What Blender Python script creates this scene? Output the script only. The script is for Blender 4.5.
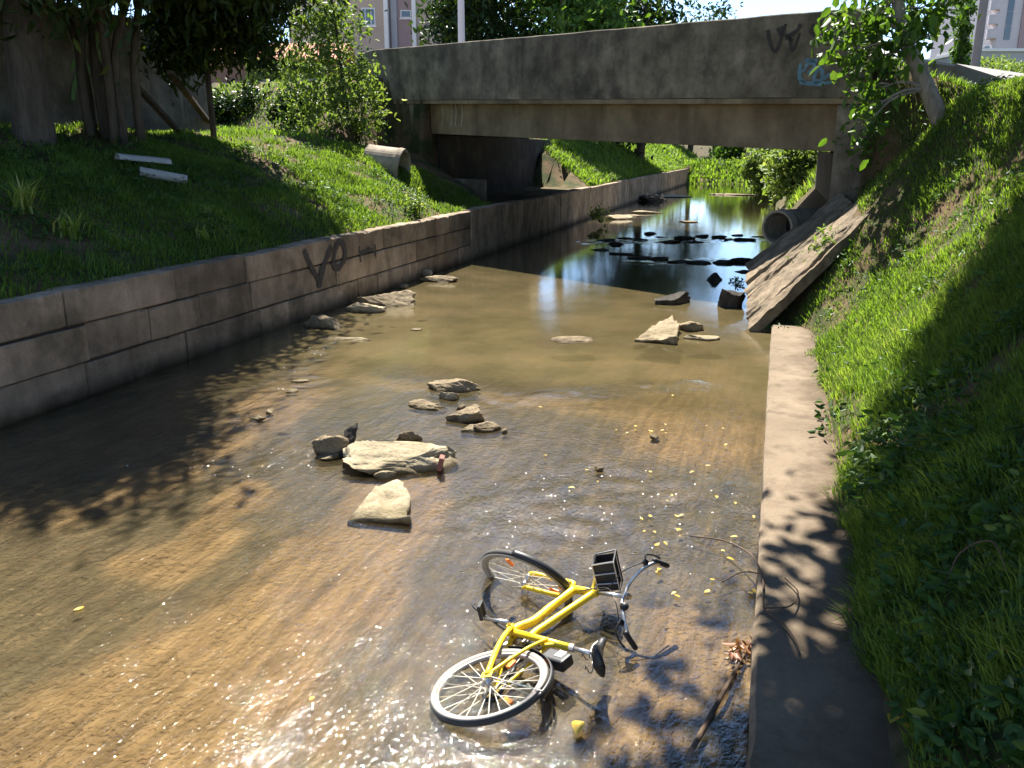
import bpy, bmesh, math, random
import numpy as np
from mathutils import Vector, Matrix, Quaternion
random.seed(7); rng = np.random.default_rng(7)
sc = bpy.context.scene
for o in list(bpy.data.objects): bpy.data.objects.remove(o)
R = math.radians
# ------------------------------------------------------------------ camera, sky, sun, exposure
CH, F, PITCH = 2.85, 850.0, math.atan((384-150)/850.0)
CT, ST = math.cos(PITCH), math.sin(PITCH)
cam = bpy.data.objects.new('camera', bpy.data.cameras.new('camera')); sc.collection.objects.link(cam)
cam.data.sensor_width = 36; cam.data.lens = 36*F/1024; cam.data.clip_start = .05; cam.data.clip_end = 3000
cam.location = (0, 0, CH); cam.rotation_euler = (math.pi/2-PITCH, 0, 0); sc.camera = cam
SUN_EL, SUN_AZ = R(52), R(-4)
w = bpy.data.worlds.new('World'); sc.world = w; w.use_nodes = True
nt = w.node_tree; bgn = nt.nodes['Background']; sky = nt.nodes.new('ShaderNodeTexSky'); sky.sky_type = 'NISHITA'
sky.sun_disc = False; sky.sun_elevation = SUN_EL; sky.sun_rotation = SUN_AZ; sky.air_density = 1.0; sky.altitude = 2500; sky.dust_density = 0; sky.ozone_density = 2.4
nt.links.new(sky.outputs[0], bgn.inputs[0]); bgn.inputs[1].default_value = .07
sl = bpy.data.lights.new('sun', 'SUN'); sl.energy = 4.6; sl.angle = R(.5); sl.color = (1, .95, .87)
so = bpy.data.objects.new('sun', sl); sc.collection.objects.link(so)
SD = Vector((math.sin(SUN_AZ)*math.cos(SUN_EL), math.cos(SUN_AZ)*math.cos(SUN_EL), math.sin(SUN_EL)))
so.rotation_euler = SD.to_track_quat('Z', 'Y').to_euler(); so.location = SD*60
vs = sc.view_settings; vs.view_transform = 'Standard'; vs.look = 'None'; vs.exposure = 2.1; vs.gamma = 1
sc.cycles.max_bounces = 6; sc.cycles.transparent_max_bounces = 8; sc.cycles.sample_clamp_indirect = 4
sc.cycles.use_denoising = True

# ------------------------------------------------------------------ helpers
D2 = np.array([.2929, .9562]); N2 = np.array([.9562, -.2929])      # along the stream, across it to the right
def W(s, t, z): return Vector((s*D2[0]+t*N2[0], s*D2[1]+t*N2[1], z))
def ST_(x, y): return x*D2[0]+y*D2[1], x*N2[0]+y*N2[1]
def ray(px, py):
    u, v = (px-512)/F, (py-384)/F
    return Vector((u, CT-v*ST, -(v*CT+ST)))
def at(px, py, z): r = ray(px, py); return Vector((0, 0, CH))+r*z
def G(px, py, h=0.0): r = ray(px, py); return Vector((0, 0, CH))+r*((h-CH)/r.z)
def hsh(ix, iy, sd): v = np.sin(ix*127.1+iy*311.7+sd*74.7)*43758.5453; return v-np.floor(v)
def vn(x, y, sd=0):
    x = np.asarray(x, float); y = np.asarray(y, float)
    ix, iy = np.floor(x), np.floor(y); fx, fy = x-ix, y-iy; fx = fx*fx*(3-2*fx); fy = fy*fy*(3-2*fy)
    a, b, c, d = hsh(ix, iy, sd), hsh(ix+1, iy, sd), hsh(ix, iy+1, sd), hsh(ix+1, iy+1, sd)
    return (a*(1-fx)+b*fx)*(1-fy)+(c*(1-fx)+d*fx)*fy
def fbm(x, y, sd=0, n=4):
    r, a, tt = 0, 1, 0
    for i in range(n): r = r+a*vn(x*2**i, y*2**i, sd+i*13); tt += a; a *= .5
    return r/tt
def sm(e0, e1, x): x = np.clip((np.asarray(x, float)-e0)/(e1-e0), 0, 1); return x*x*(3-2*x)

def mesh_np(name, V, Fq, mat, parent=None, smooth=False, attrs=None, F3=None, loc=None):
    V = np.asarray(V, np.float32).reshape(-1, 3); me = bpy.data.meshes.new(name)
    me.vertices.add(len(V)); me.vertices.foreach_set('co', V.ravel())
    lt, ls = [], []
    if Fq is not None and len(Fq): Fq = np.asarray(Fq, np.int32); lt.append(Fq.ravel()); ls.append(np.full(len(Fq), Fq.shape[1], np.int32))
    if F3 is not None and len(F3): F3 = np.asarray(F3, np.int32); lt.append(F3.ravel()); ls.append(np.full(len(F3), 3, np.int32))
    lv = np.concatenate(lt); tot = np.concatenate(ls)
    me.loops.add(len(lv)); me.loops.foreach_set('vertex_index', lv)
    me.polygons.add(len(tot)); me.polygons.foreach_set('loop_start', np.concatenate([[0], np.cumsum(tot)[:-1]]).astype(np.int32))
    if smooth: me.polygons.foreach_set('use_smooth', np.ones(len(tot), bool))
    for k, a in (attrs or {}).items():
        at_ = me.attributes.new(k, 'FLOAT', 'POINT'); at_.data.foreach_set('value', np.asarray(a, np.float32))
    me.update(calc_edges=True); me.validate()
    o = bpy.data.objects.new(name, me); sc.collection.objects.link(o)
    if mat: me.materials.append(mat)
    if loc is not None: o.location = loc
    if parent: o.parent = parent
    return o
def tag(o, label=None, cat=None, group=None, kind=None):
    if label: o['label'] = label
    if cat: o['category'] = cat
    if group: o['group'] = group
    if kind: o['kind'] = kind
    return o
def empty(name, loc, label=None, cat=None, group=None, rz=0):
    o = bpy.data.objects.new(name, None); sc.collection.objects.link(o); o.location = loc; o.rotation_euler = (0, 0, rz); o.empty_display_size = .2
    bpy.context.view_layer.update()
    return tag(o, label, cat, group)
def cr(pts, n=6):                                                   # Catmull-Rom path
    P = [Vector(p) for p in pts]; P = [P[0]*2-P[1]]+P+[P[-1]*2-P[-2]]; out = []
    for i in range(1, len(P)-2):
        for k in range(n):
            t = k/n; a, b, c, d = P[i-1], P[i], P[i+1], P[i+2]
            out.append(.5*((2*b)+(c-a)*t+(2*a-5*b+4*c-d)*t*t+(3*b-a-3*c+d)*t**3))
    out.append(P[-2]); return out
class MB:
    def __init__(s): s.v = []; s.f = []
    def add(s, vs, fs): n = len(s.v); s.v += [tuple(v) for v in vs]; s.f += [tuple(i+n for i in f) for f in fs]; return s
    def tube(s, pts, r, seg=8, cap=True, close=False):
        P = [Vector(p) for p in pts]; n = len(P); rr = r if hasattr(r, '__len__') else [r]*n
        if len(rr) != n: rr = list(np.interp(np.linspace(0, 1, n), np.linspace(0, 1, len(rr)), rr))
        vs = []; ref = None
        for i in range(n):
            if close: T = (P[(i+1) % n]-P[i-1]).normalized()
            else: T = (P[min(i+1, n-1)]-P[max(i-1, 0)]).normalized()
            if ref is None: ref = T.orthogonal().normalized()
            ref = (ref-T*ref.dot(T)).normalized(); B = T.cross(ref)
            for k in range(seg):
                a = 2*math.pi*k/seg; vs.append(P[i]+(ref*math.cos(a)+B*math.sin(a))*rr[i])
        fs = []
        for i in range(n if close else n-1):
            j = (i+1) % n
            for k in range(seg): k2 = (k+1) % seg; fs.append((i*seg+k, i*seg+k2, j*seg+k2, j*seg+k))
        if cap and not close: fs += [tuple(range(seg))[::-1], tuple((n-1)*seg+k for k in range(seg))]
        return s.add(vs, fs)
    def box(s, c, d, M=None):
        c = Vector(c); vs = []
        for x in (-.5, .5):
            for y in (-.5, .5):
                for z in (-.5, .5):
                    v = Vector((x*d[0], y*d[1], z*d[2])); v = (M @ v) if M else v; vs.append(c+v)
        return s.add(vs, [(0, 1, 3, 2), (4, 6, 7, 5), (0, 4, 5, 1), (2, 3, 7, 6), (0, 2, 6, 4), (1, 5, 7, 3)])
    def hexa(s, vs): return s.add(vs, [(0, 3, 2, 1), (4, 5, 6, 7), (0, 1, 5, 4), (1, 2, 6, 5), (2, 3, 7, 6), (3, 0, 4, 7)])
    def build(s, name, mat, parent=None, smooth=False, bevel=0, M=None, seg=2):
        vs = [M @ Vector(v) for v in s.v] if M else s.v
        if parent is not None and parent.parent is None: vs = [Vector(v)-parent.location for v in vs]
        me = bpy.data.meshes.new(name); me.from_pydata([tuple(v) for v in vs], [], s.f)
        bm = bmesh.new(); bm.from_mesh(me); bmesh.ops.recalc_face_normals(bm, faces=bm.faces); bm.to_mesh(me); bm.free()
        if smooth: me.polygons.foreach_set('use_smooth', [True]*len(me.polygons))
        me.materials.append(mat); o = bpy.data.objects.new(name, me); sc.collection.objects.link(o)
        if parent is not None:
            o.parent = parent
            if parent.parent is not None:                        # sub-part: the part sits at its thing's origin
                g = parent.parent.location
                me.vertices.foreach_set('co', np.array([tuple(Vector(v)-g) for v in vs], np.float32).ravel())
        if bevel:
            b = o.modifiers.new('b', 'BEVEL'); b.width = bevel; b.segments = seg; b.limit_method = 'ANGLE'; b.angle_limit = R(35)
        return o

# ------------------------------------------------------------------ materials
class NT:
    def __init__(s, name):
        s.m = bpy.data.materials.new(name); s.m.use_nodes = True; s.t = s.m.node_tree; s.t.nodes.clear()
        s.out = s.n('ShaderNodeOutputMaterial')
        s.tc = s.n('ShaderNodeTexCoord').outputs['Object']
    def n(s, k, **kw):
        x = s.t.nodes.new(k)
        for a, b in kw.items(): setattr(x, a, b)
        return x
    def l(s, a, b): s.t.links.new(a, b)
    def put(s, sock, v):
        if hasattr(v, 'is_output'): s.l(v, sock)
        else: sock.default_value = v
    def noise(s, scale, detail=5, rough=.6, vec=None, stretch=None, rot=None, dist=0):
        v = vec or s.tc
        if stretch or rot:
            m = s.n('ShaderNodeMapping'); s.l(v, m.inputs[0])
            if stretch: m.inputs['Scale'].default_value = stretch
            if rot: m.inputs['Rotation'].default_value = rot
            v = m.outputs[0]
        x = s.n('ShaderNodeTexNoise'); s.l(v, x.inputs['Vector']); x.inputs['Scale'].default_value = scale; x.inputs['Detail'].default_value = detail; x.inputs['Roughness'].default_value = rough; x.inputs['Distortion'].default_value = dist
        return x.outputs['Fac']
    def attr(s, name): return s.n('ShaderNodeAttribute', attribute_name=name).outputs['Fac']
    def ramp(s, fac, stops):
        x = s.n('ShaderNodeValToRGB'); s.l(fac, x.inputs[0]); e = x.color_ramp.elements
        while len(e) < len(stops): e.new(.5)
        for q, (p, c) in zip(e, stops): q.position = p; q.color = (*c, 1) if hasattr(c, '__len__') else (c, c, c, 1)
        return x.outputs[0]
    def mix(s, f, a, b, mode='MIX'):
        x = s.n('ShaderNodeMix', data_type='RGBA', blend_type=mode)
        for k, v in ((0, f), (6, a), (7, b)):
            if isinstance(v, tuple) and len(v) == 3: v = (*v, 1)
            s.put(x.inputs[k], v)
        return x.outputs[2]
    def math(s, op, a, b=0.0, c=None):
        x = s.n('ShaderNodeMath', operation=op); s.put(x.inputs[0], a); s.put(x.inputs[1], b)
        if c is not None: s.put(x.inputs[2], c)
        return x.outputs[0]
    def bump(s, h, st=.3, dist=.02, nrm=None):
        x = s.n('ShaderNodeBump'); s.l(h, x.inputs['Height']); x.inputs['Strength'].default_value = st; x.inputs['Distance'].default_value = dist
        if nrm: s.l(nrm, x.inputs['Normal'])
        return x.outputs[0]
    def pbr(s, col, rough=.8, metal=0, nrm=None, spec=.4):
        p = s.n('ShaderNodeBsdfPrincipled')
        if isinstance(col, tuple) and len(col) == 3: col = (*col, 1)
        s.put(p.inputs['Base Color'], col); s.put(p.inputs['Roughness'], rough); p.inputs['Metallic'].default_value = metal; p.inputs['Specular IOR Level'].default_value = spec
        if nrm: s.l(nrm, p.inputs['Normal'])
        return p.outputs[0]
    def end(s, sh): s.l(sh, s.out.inputs[0]); return s.m
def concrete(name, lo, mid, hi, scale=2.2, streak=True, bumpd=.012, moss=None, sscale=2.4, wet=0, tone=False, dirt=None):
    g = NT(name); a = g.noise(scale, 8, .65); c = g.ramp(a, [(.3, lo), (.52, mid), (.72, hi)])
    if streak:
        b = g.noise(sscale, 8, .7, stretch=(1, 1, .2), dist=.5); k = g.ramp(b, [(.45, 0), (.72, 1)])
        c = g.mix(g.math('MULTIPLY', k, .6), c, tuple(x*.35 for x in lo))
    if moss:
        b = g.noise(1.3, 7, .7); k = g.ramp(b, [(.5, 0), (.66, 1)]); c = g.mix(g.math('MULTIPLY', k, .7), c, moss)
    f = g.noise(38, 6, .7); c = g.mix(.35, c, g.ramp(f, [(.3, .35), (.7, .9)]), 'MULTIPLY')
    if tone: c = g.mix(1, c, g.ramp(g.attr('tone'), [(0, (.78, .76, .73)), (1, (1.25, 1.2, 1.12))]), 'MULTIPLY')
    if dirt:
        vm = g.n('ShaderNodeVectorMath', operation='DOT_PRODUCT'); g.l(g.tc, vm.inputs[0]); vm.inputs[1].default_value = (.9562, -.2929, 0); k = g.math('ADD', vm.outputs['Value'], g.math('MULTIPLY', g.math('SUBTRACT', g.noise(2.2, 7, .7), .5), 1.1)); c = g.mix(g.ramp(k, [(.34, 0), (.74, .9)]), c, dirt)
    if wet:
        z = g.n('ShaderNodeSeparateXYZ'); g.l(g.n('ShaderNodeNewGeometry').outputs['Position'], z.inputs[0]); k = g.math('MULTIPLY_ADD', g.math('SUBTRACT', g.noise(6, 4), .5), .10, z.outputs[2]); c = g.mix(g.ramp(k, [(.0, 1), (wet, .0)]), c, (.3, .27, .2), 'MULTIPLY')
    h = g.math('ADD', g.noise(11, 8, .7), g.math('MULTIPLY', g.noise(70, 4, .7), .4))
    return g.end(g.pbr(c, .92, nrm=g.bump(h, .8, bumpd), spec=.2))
def plain(name, col, rough=.5, metal=0, var=.3, bs=60, bd=.001, spec=.4):
    g = NT(name); a = g.noise(bs*.3, 5, .6); c = g.mix(var, (*col,), g.ramp(a, [(.3, tuple(x*.45 for x in col)), (.7, tuple(min(1, x*1.25) for x in col))]))
    return g.end(g.pbr(c, rough, metal, g.bump(g.noise(bs, 4), .3, bd), spec))
def leafmat(name, a, b, c=None, trans=.35, rough=.45, attr='shade', hue=None):
    g = NT(name); st = [(0, a), (.75, b)]+([(1, c)] if c else [])
    col = g.ramp(g.attr(attr), st)
    p = g.pbr(col, rough, spec=.22); tr = g.n('ShaderNodeBsdfTranslucent'); g.l(g.mix(1, col, (1.5, 1.5, .55), 'MULTIPLY'), tr.inputs[0])
    m = g.n('ShaderNodeMixShader'); m.inputs[0].default_value = trans; g.l(p, m.inputs[1]); g.l(tr.outputs[0], m.inputs[2])
    return g.end(m.outputs[0])
def bark(name, a, b):
    g = NT(name); n1 = g.noise(9, 8, .7, stretch=(1, 1, .2)); c = g.ramp(n1, [(.3, a), (.7, b)])
    return g.end(g.pbr(c, .95, nrm=g.bump(n1, 1, .03), spec=.15))
M = {}
M['bridge'] = concrete('bridge_concrete', (.092, .074, .050), (.235, .195, .138), (.41, .34, .24), 1.1, True, .012, (.055, .052, .04), 1.6)
M['stainshade'] = concrete('stain_and_shade_concrete', (.022, .019, .015), (.045, .038, .03), (.10, .085, .065), 1.0, True, .012, None, .8)  # stained abutment concrete, darkened further to paint in the shade below the deck
M['girder'] = concrete('girder_concrete', (.15, .11, .066), (.27, .205, .125), (.38, .30, .19), .9, True, .01, None, .9)
M['block'] = concrete('block_concrete', (.14, .108, .075), (.32, .25, .18), (.50, .40, .30), 1.1, True, .02, (.085, .075, .045), 1.5, wet=.22, tone=True)
M['joint'] = concrete('joint_mortar', (.03, .026, .02), (.05, .043, .034), (.07, .06, .05), 3, False)
M['ledge'] = concrete('ledge_concrete', (.09, .066, .041), (.195, .148, .098), (.28, .218, .15), 2.6, False, .014, (.085, .06, .035), dirt=(.075, .05, .03))
M['slab'] = concrete('slab_concrete', (.10, .075, .048), (.235, .178, .115), (.36, .285, .195), 3.4, False, .05, (.06, .055, .03))
M['chunk'] = concrete('chunk_concrete', (.24, .195, .115), (.39, .32, .205), (.50, .425, .285), 5, False, .04, (.2, .16, .08), wet=.07)
M['stone'] = concrete('river_stone', (.12, .09, .055), (.26, .20, .12), (.38, .30, .19), 6, False, .04, (.09, .075, .035), wet=.06)
M['darkstone'] = concrete('dark_stone', (.02, .018, .014), (.05, .044, .034), (.10, .085, .062), 5, False, .02)  # for dark boulders, and for stones that stand for dark ripple reflections
M['pipe'] = concrete('pipe_concrete', (.20, .16, .115), (.36, .30, .22), (.5, .43, .32), 2.5, True, .01)
M['inside'] = plain('pipe_bore_shade', (.02, .018, .015), .9)
M['masonry'] = concrete('old_render', (.11, .10, .085), (.2, .18, .15), (.3, .27, .23), 1.5, True, .012, (.06, .06, .04))
M['bark'] = bark('bark', (.035, .028, .02), (.12, .095, .07))
M['palebark'] = bark('pale_bark', (.13, .105, .08), (.34, .29, .23))
# ------------------------------------------------------------------ the ground
TL, TR, BW = -7.75, .06, 11.0
def sf(t): return 18.3-.64*(t-1.3)                                   # front line of the bridge
def wd(s, t): return (s-sf(t))/1.187
def zroad(t): t = np.asarray(t, float); return np.where(t < 1.5, 4.6+np.clip(1.3-t, -1, 45)*.045, 4.59-np.clip(t-1.5, 0, 2.3)*.43)
def Hh(s, t):
    s, t = np.broadcast_arrays(np.asarray(s, float), np.asarray(t, float)); w_ = wd(s, t)
    u = -8.0-t; near = 1-sm(BW-2, BW+1, w_)
    base = 1.26+1.95*(1-(1-np.clip(u/5.4, 0, 1))**1.5)+.05*np.clip(u-5.4, 0, 40)
    far = 1.26+3.3*np.clip(u/5.5, 0, 1)+.04*np.clip(u-5.5, 0, 60)
    emb = zroad(t)-.62*np.clip(-w_, 0, 50)
    embk = sm(2.9, 5.2, u); L = base*near+far*(1-near)
    L = np.where(w_ < 0, np.maximum(L, emb*embk+(1-embk)*1.2), L)
    onroad = (w_ >= 0) & (w_ <= BW)
    L = np.where(onroad, np.where(t < -10.85, zroad(t)-.04, 1.26), L)
    L = np.where(w_ > BW, np.maximum(L, (zroad(t)-.5*(w_-BW))*embk), L)
    kz = 1-sm(13.2, 16.2, s); start = .66*kz-.12*(1-kz)
    v = t-start; k = 1.06+.18*(1-kz); b = .07+k*np.clip(v, 0, None)
    top = 3.7+.05*np.clip(s-11, 0, 16)+.04*np.clip(v-3.6, 0, 40)
    Rr = np.where(b < top-.4, b, top-.4+.4*(1-np.exp(-(b-top+.4)/.4)))
    Rr = np.where(t < start, np.where(s < 19, .04, -.5), Rr)
    Rr = np.where((w_ > -8) & (w_ < 0) & (t > 1.2), np.maximum(Rr, (zroad(t)+1.9*w_)*sm(0, 1, (t-1.25)/(.3+1.9*np.clip(-w_/1.5, 0, 1)))), Rr)
    Rr = np.where(onroad & (t > 1.5), zroad(t)-.04, Rr)
    h = np.where(t < -7.93, L, np.where(t < -.1, -.6, Rr))
    h = np.where((t >= -.1) & (t < .15) & (s < 14.15), -.6, h)
    h = h-.75*np.exp(-((s-22.4)/1.0)**2-((t+9.2)/.8)**2)*(t < -8.1)
    nz = (fbm(s*.9, t*.9, 3)-.5)*.30+(fbm(s*4, t*4, 9)-.5)*.10
    amp = np.where((t > -8.15) & (t < .95), 0, np.minimum(1, np.where(t < 0, (-8.0-t)/1.2, (t-.7)/.8)))*np.where(onroad, 0, 1)
    far_end = sm(74, 84, s)*((t > -9) & (t < 3)); h = h*(1-far_end)+1.6*far_end
    return h+nz*np.clip(amp, 0, 1)*np.where(np.abs(t) > 60, 3, 1)
def onT(px, py, z0=3.0, z1=120):
    r = ray(px, py); zs = np.arange(z0, z1, .03); x, y, zz = r.x*zs, r.y*zs, CH+r.z*zs
    s, t = ST_(x, y); hh = Hh(s, t); k = np.argmax(zz <= hh); return Vector((x[k], y[k], hh[k]))
def gridmesh(name, sv, tv, hf, mat, attrs=None):
    S, T = np.meshgrid(sv, tv, indexing='ij'); Z = hf(S, T); X = S*D2[0]+T*N2[0]; Y = S*D2[1]+T*N2[1]
    a, b = S.shape; i = np.arange(a*b).reshape(a, b)
    Fq = np.stack([i[:-1, :-1], i[:-1, 1:], i[1:, 1:], i[1:, :-1]], -1).reshape(-1, 4)
    return mesh_np(name, np.stack([X, Y, Z], -1), Fq, mat, smooth=True, attrs={k: f(S, T).ravel() for k, f in (attrs or {}).items()})
g = NT('bank_soil'); a = g.noise(1.4, 7, .65); b = g.noise(14, 6, .7)
c = g.mix(g.ramp(a, [(.42, 0), (.6, 1)]), (.045, .055, .018), (.135, .088, .048)); c = g.mix(.5, c, g.ramp(b, [(.3, .4), (.7, 1)]), 'MULTIPLY')
M['soil'] = g.end(g.pbr(c, .97, nrm=g.bump(b, .8, .03), spec=.1))
ar = np.arange
sv = np.concatenate([ar(-14, 0, .8), ar(0, 16, .13), ar(16, 36, .25), ar(36, 90, 1.0), np.geomspace(90, 900, 24)])
tv = np.concatenate([-np.geomspace(900, 41, 24), ar(-40, -16, .8), ar(-16, -8.2, .16), [-8.15, -8.05, -7.98, -7.94, -7.92, -7.8, -4, -.5, -.16, -.11, -.09, 0, .1, .14, .16, .4, .6], ar(.7, 7, .13), ar(7, 16, .5), np.geomspace(16, 900, 30)])
tag(gridmesh('ground', sv, tv, Hh, M['soil']), kind='structure')

# ------------------------------------------------------------------ stream bed and water
def seg_d(s, t, p, q):
    (s0, t0), (s1, t1) = p, q; ds, dt = s1-s0, t1-t0; L = ds*ds+dt*dt; k = np.clip(((s-s0)*ds+(t-t0)*dt)/L, 0, 1)
    return np.hypot(s-s0-k*ds, t-t0-k*dt), k
def gst(px, py): p = G(px, py); return ST_(p.x, p.y)
def sandmask(s, t):
    n = fbm(s*.7, t*1.6, 21)-.5; n2 = fbm(s*2.2, t*5.5, 33)-.5; m = 0
    for p, q, r0, r1 in ((gst(405, 490), gst(330, 590), .35, .62), (gst(330, 590), gst(120, 745), .6, .95), (gst(250, 480), gst(170, 560), .22, .3), (gst(170, 470), gst(60, 500), .3, .5), (gst(690, 350), gst(690, 440), .75, .8), (gst(600, 345), gst(560, 345), .4, .4), (gst(230, 440), gst(330, 350), .35, .5), (gst(330, 360), gst(600, 400), .3, .5), (gst(650, 720), gst(720, 640), .35, .45)):
        d, k = seg_d(s, t, p, q); r = r0+(r1-r0)*k; m = np.maximum(m, 1-sm(r*.55, r*1.25, d+n*.7+n2*.45))
    return np.clip(m, 0, 1)
def bedh(s, t):
    m = sandmask(s, t); pool = sm(8.5, 11, s)*(1-.5*sm(19, 24, s))
    return -.048-.2*pool+.012*m*(1-.5*pool)+(fbm(s*1.2, t*1.2, 5)-.5)*.025+(fbm(s*6, t*6, 8)-.5)*.02
g = NT('stream_bed'); tc = g.n('ShaderNodeMapping'); g.l(g.tc, tc.inputs[0]); tc.inputs['Rotation'].default_value = (0, 0, R(17))
a = g.noise(2.3, 8, .7, tc.outputs[0], (2.0, .7, 1)); b = g.noise(14, 7, .72, tc.outputs[0], (1.3, .45, 1)); st_ = g.noise(5, 6, .65, tc.outputs[0], (2.6, .25, 1), dist=.4); d = g.noise(7, 6, .7, tc.outputs[0])
mud = g.ramp(a, [(.3, (.048, .042, .028)), (.5, (.10, .084, .055)), (.68, (.175, .137, .086))])
sand = g.ramp(a, [(.3, (.15, .107, .056)), (.7, (.26, .188, .105))])
c = g.mix(g.attr('sand'), mud, sand); c = g.mix(g.math('MULTIPLY', g.ramp(d, [(.56, 0), (.7, 1)]), .4), c, (.22, .13, .07))
c = g.mix(.4, c, g.ramp(b, [(.3, .45), (.65, 1)]), 'MULTIPLY'); c = g.mix(.7, c, g.ramp(st_, [(.35, .4), (.62, 1.1)]), 'MULTIPLY'); v_ = g.n('ShaderNodeTexVoronoi'); g.l(tc.outputs[0], v_.inputs[0]); v_.inputs['Scale'].default_value = 16; pe = g.math('MULTIPLY', g.ramp(v_.outputs['Distance'], [(.16, 1), (.30, 0)]), g.ramp(g.noise(4, 4, .6), [(.52, 0), (.62, .75)])); c = g.mix(pe, c, g.mix(g.noise(40, 2), (.05, .042, .032), (.36, .29, .2)))
M['bed'] = g.end(g.pbr(c, .95, nrm=g.bump(b, .35, .01), spec=.2))
sv = np.concatenate([ar(-5, 2, .3), ar(2, 14, .06), ar(14, 30, .2), ar(30, 90, 1.0)]); tv = ar(TL-.1, TR+.08, .07)
tag(gridmesh('stream_bed', sv, tv, bedh, M['bed'], {'sand': sandmask}), kind='structure')
RAP = [(gst(200, 470), gst(330, 455), .45), (gst(560, 530), gst(730, 500), .8), (gst(280, 385), gst(330, 340), .35), (gst(240, 420), gst(300, 380), .35), (gst(500, 400), gst(700, 385), .3), (gst(590, 242), gst(750, 240), .7), (gst(640, 262), gst(740, 260), .5), (gst(480, 520), gst(600, 480), .5)]
def rough(s, t):
    m = 0
    for p, q, r in RAP: d, k = seg_d(s, t, p, q); m = np.maximum(m, 1-sm(r*.3, r*1.3, d))
    return m*(.5+.8*fbm(s*2, t*2, 51))
def calm(s, t): return .10+.10*(1-sm(13, 19, s))+.88*(1-sm(7.0, 11.5, s))+.5*rough(s, t)*(1-.6*sm(14, 20, s))
def wath(s, t):
    r = rough(s, t); k = calm(s, t)
    fl = fbm(s*2.4, t*4.5, 61)-.5; f2 = fbm(s*7+t*2, t*10, 67)-.5
    return k*(fl*.011+f2*.0035)+r*((fbm(s*5, t*5, 71, 3)-.5)*.05)
g = NT('water'); mp = g.n('ShaderNodeMapping'); g.l(g.tc, mp.inputs[0]); mp.inputs['Rotation'].default_value = (0, 0, R(17))
n1 = g.noise(7, 3, .6, mp.outputs[0], (1.7, .8, 1), dist=.6); n2 = g.noise(26, 3, .6, mp.outputs[0], (1.3, .9, 1), dist=.4)
hh = g.math('ADD', g.math('MULTIPLY', n1, 1.0), g.math('MULTIPLY', n2, .6)); hh = g.math('MULTIPLY', hh, g.attr('calm'))
bp = g.bump(hh, 1.0, .0085)
fr = g.n('ShaderNodeFresnel'); fr.inputs[0].default_value = 1.33; bp2 = g.bump(hh, 1.0, .016); g.l(bp2, fr.inputs['Normal'])
gl = g.n('ShaderNodeBsdfGlossy'); gl.inputs['Roughness'].default_value = .03; g.l(bp, gl.inputs['Normal'])
tr = g.n('ShaderNodeBsdfTransparent'); tr.inputs[0].default_value = (.93, .88, .77, 1)
df = g.n('ShaderNodeBsdfDiffuse'); g.l(g.ramp(g.noise(.8, 4, .6), [(.35, (.10, .083, .037)), (.65, (.165, .125, .06))]), df.inputs[0])
m1 = g.n('ShaderNodeMixShader'); g.l(g.attr('murk'), m1.inputs[0]); g.l(tr.outputs[0], m1.inputs[1]); g.l(df.outputs[0], m1.inputs[2])
m2 = g.n('ShaderNodeMixShader'); g.l(g.math('ADD', g.math('MULTIPLY_ADD', fr.outputs[0], 1.4, .012), g.math('MULTIPLY', g.attr('calm'), g.ramp(g.noise(9, 5, .7, mp.outputs[0], (1.5, .6, 1), dist=1.0), [(.44, .0), (.70, .075)]))), m2.inputs[0]); g.l(m1.outputs[0], m2.inputs[1]); g.l(gl.outputs[0], m2.inputs[2])
M['water'] = g.end(m2.outputs[0])
def murk(s, t): return np.clip(.16+.5*sm(7.8, 11, s)-.12*sandmask(s, t)+.12*(fbm(s, t, 81)-.5), .05, .8)
sv = np.concatenate([ar(-5, 2, .3), ar(2, 15, .055), ar(15, 30, .15), ar(30, 82, .8)]); tv = ar(TL-.05, TR+.03, .055)
tag(gridmesh('water', sv, tv, wath, M['water'], {'calm': calm, 'murk': murk}), kind='structure')

# ------------------------------------------------------------------ retaining walls
def ribbon(mb, pts, width, o, ex, ey, en, lift=.004):
    """brush stroke in the plane o + x ex + y ey"""
    P = [Vector((p[0], p[1])) for p in pts]
    P = [Vector((q.x, q.y)) for q in cr([(p.x, p.y, 0) for p in P], 5)]; vs = []; fs = []
    for i, p in enumerate(P):
        T = (P[min(i+1, len(P)-1)]-P[max(i-1, 0)]); T = T.normalized() if T.length else Vector((1, 0)); Nn = Vector((-T.y, T.x))
        wv = width*(.7+.6*random.random())/2
        for k in (-1, 1): q = p+Nn*wv*k; vs.append(o+ex*q.x+ey*q.y+en*lift)
    for i in range(len(P)-1): fs.append((2*i, 2*i+1, 2*i+3, 2*i+2))
    mb.add(vs, fs)
DV, NV = Vector((*D2, 0)), Vector((*N2, 0)); UZ = Vector((0, 0, 1))
M['ink'] = plain('spray_black', (.05, .043, .036), .9, var=.5, bs=30); M['blueink'] = plain('spray_blue', (.13, .23, .28), .9, var=.7, bs=30); M['greenink'] = plain('spray_green', (.12, .26, .09), .9, bs=30)
M['whiteink'] = plain('chalk_white', (.45, .43, .38), .9, bs=30)
wl = empty('retaining_wall', W(0, TL, 0), 'long weathered concrete block wall holding up the left grass bank, near side of the bridge', 'wall')
mb = MB(); mb.hexa([W(a, b, c) for c in (-.5, 1.262) for a, b in ((-6, -8.1), (21.6, -8.1), (21.6, TL-.035), (-6, TL-.035))]); mb.build('backing', M['joint'], wl)
mb = MB(); rr = random.Random(3); tones = []
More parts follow.
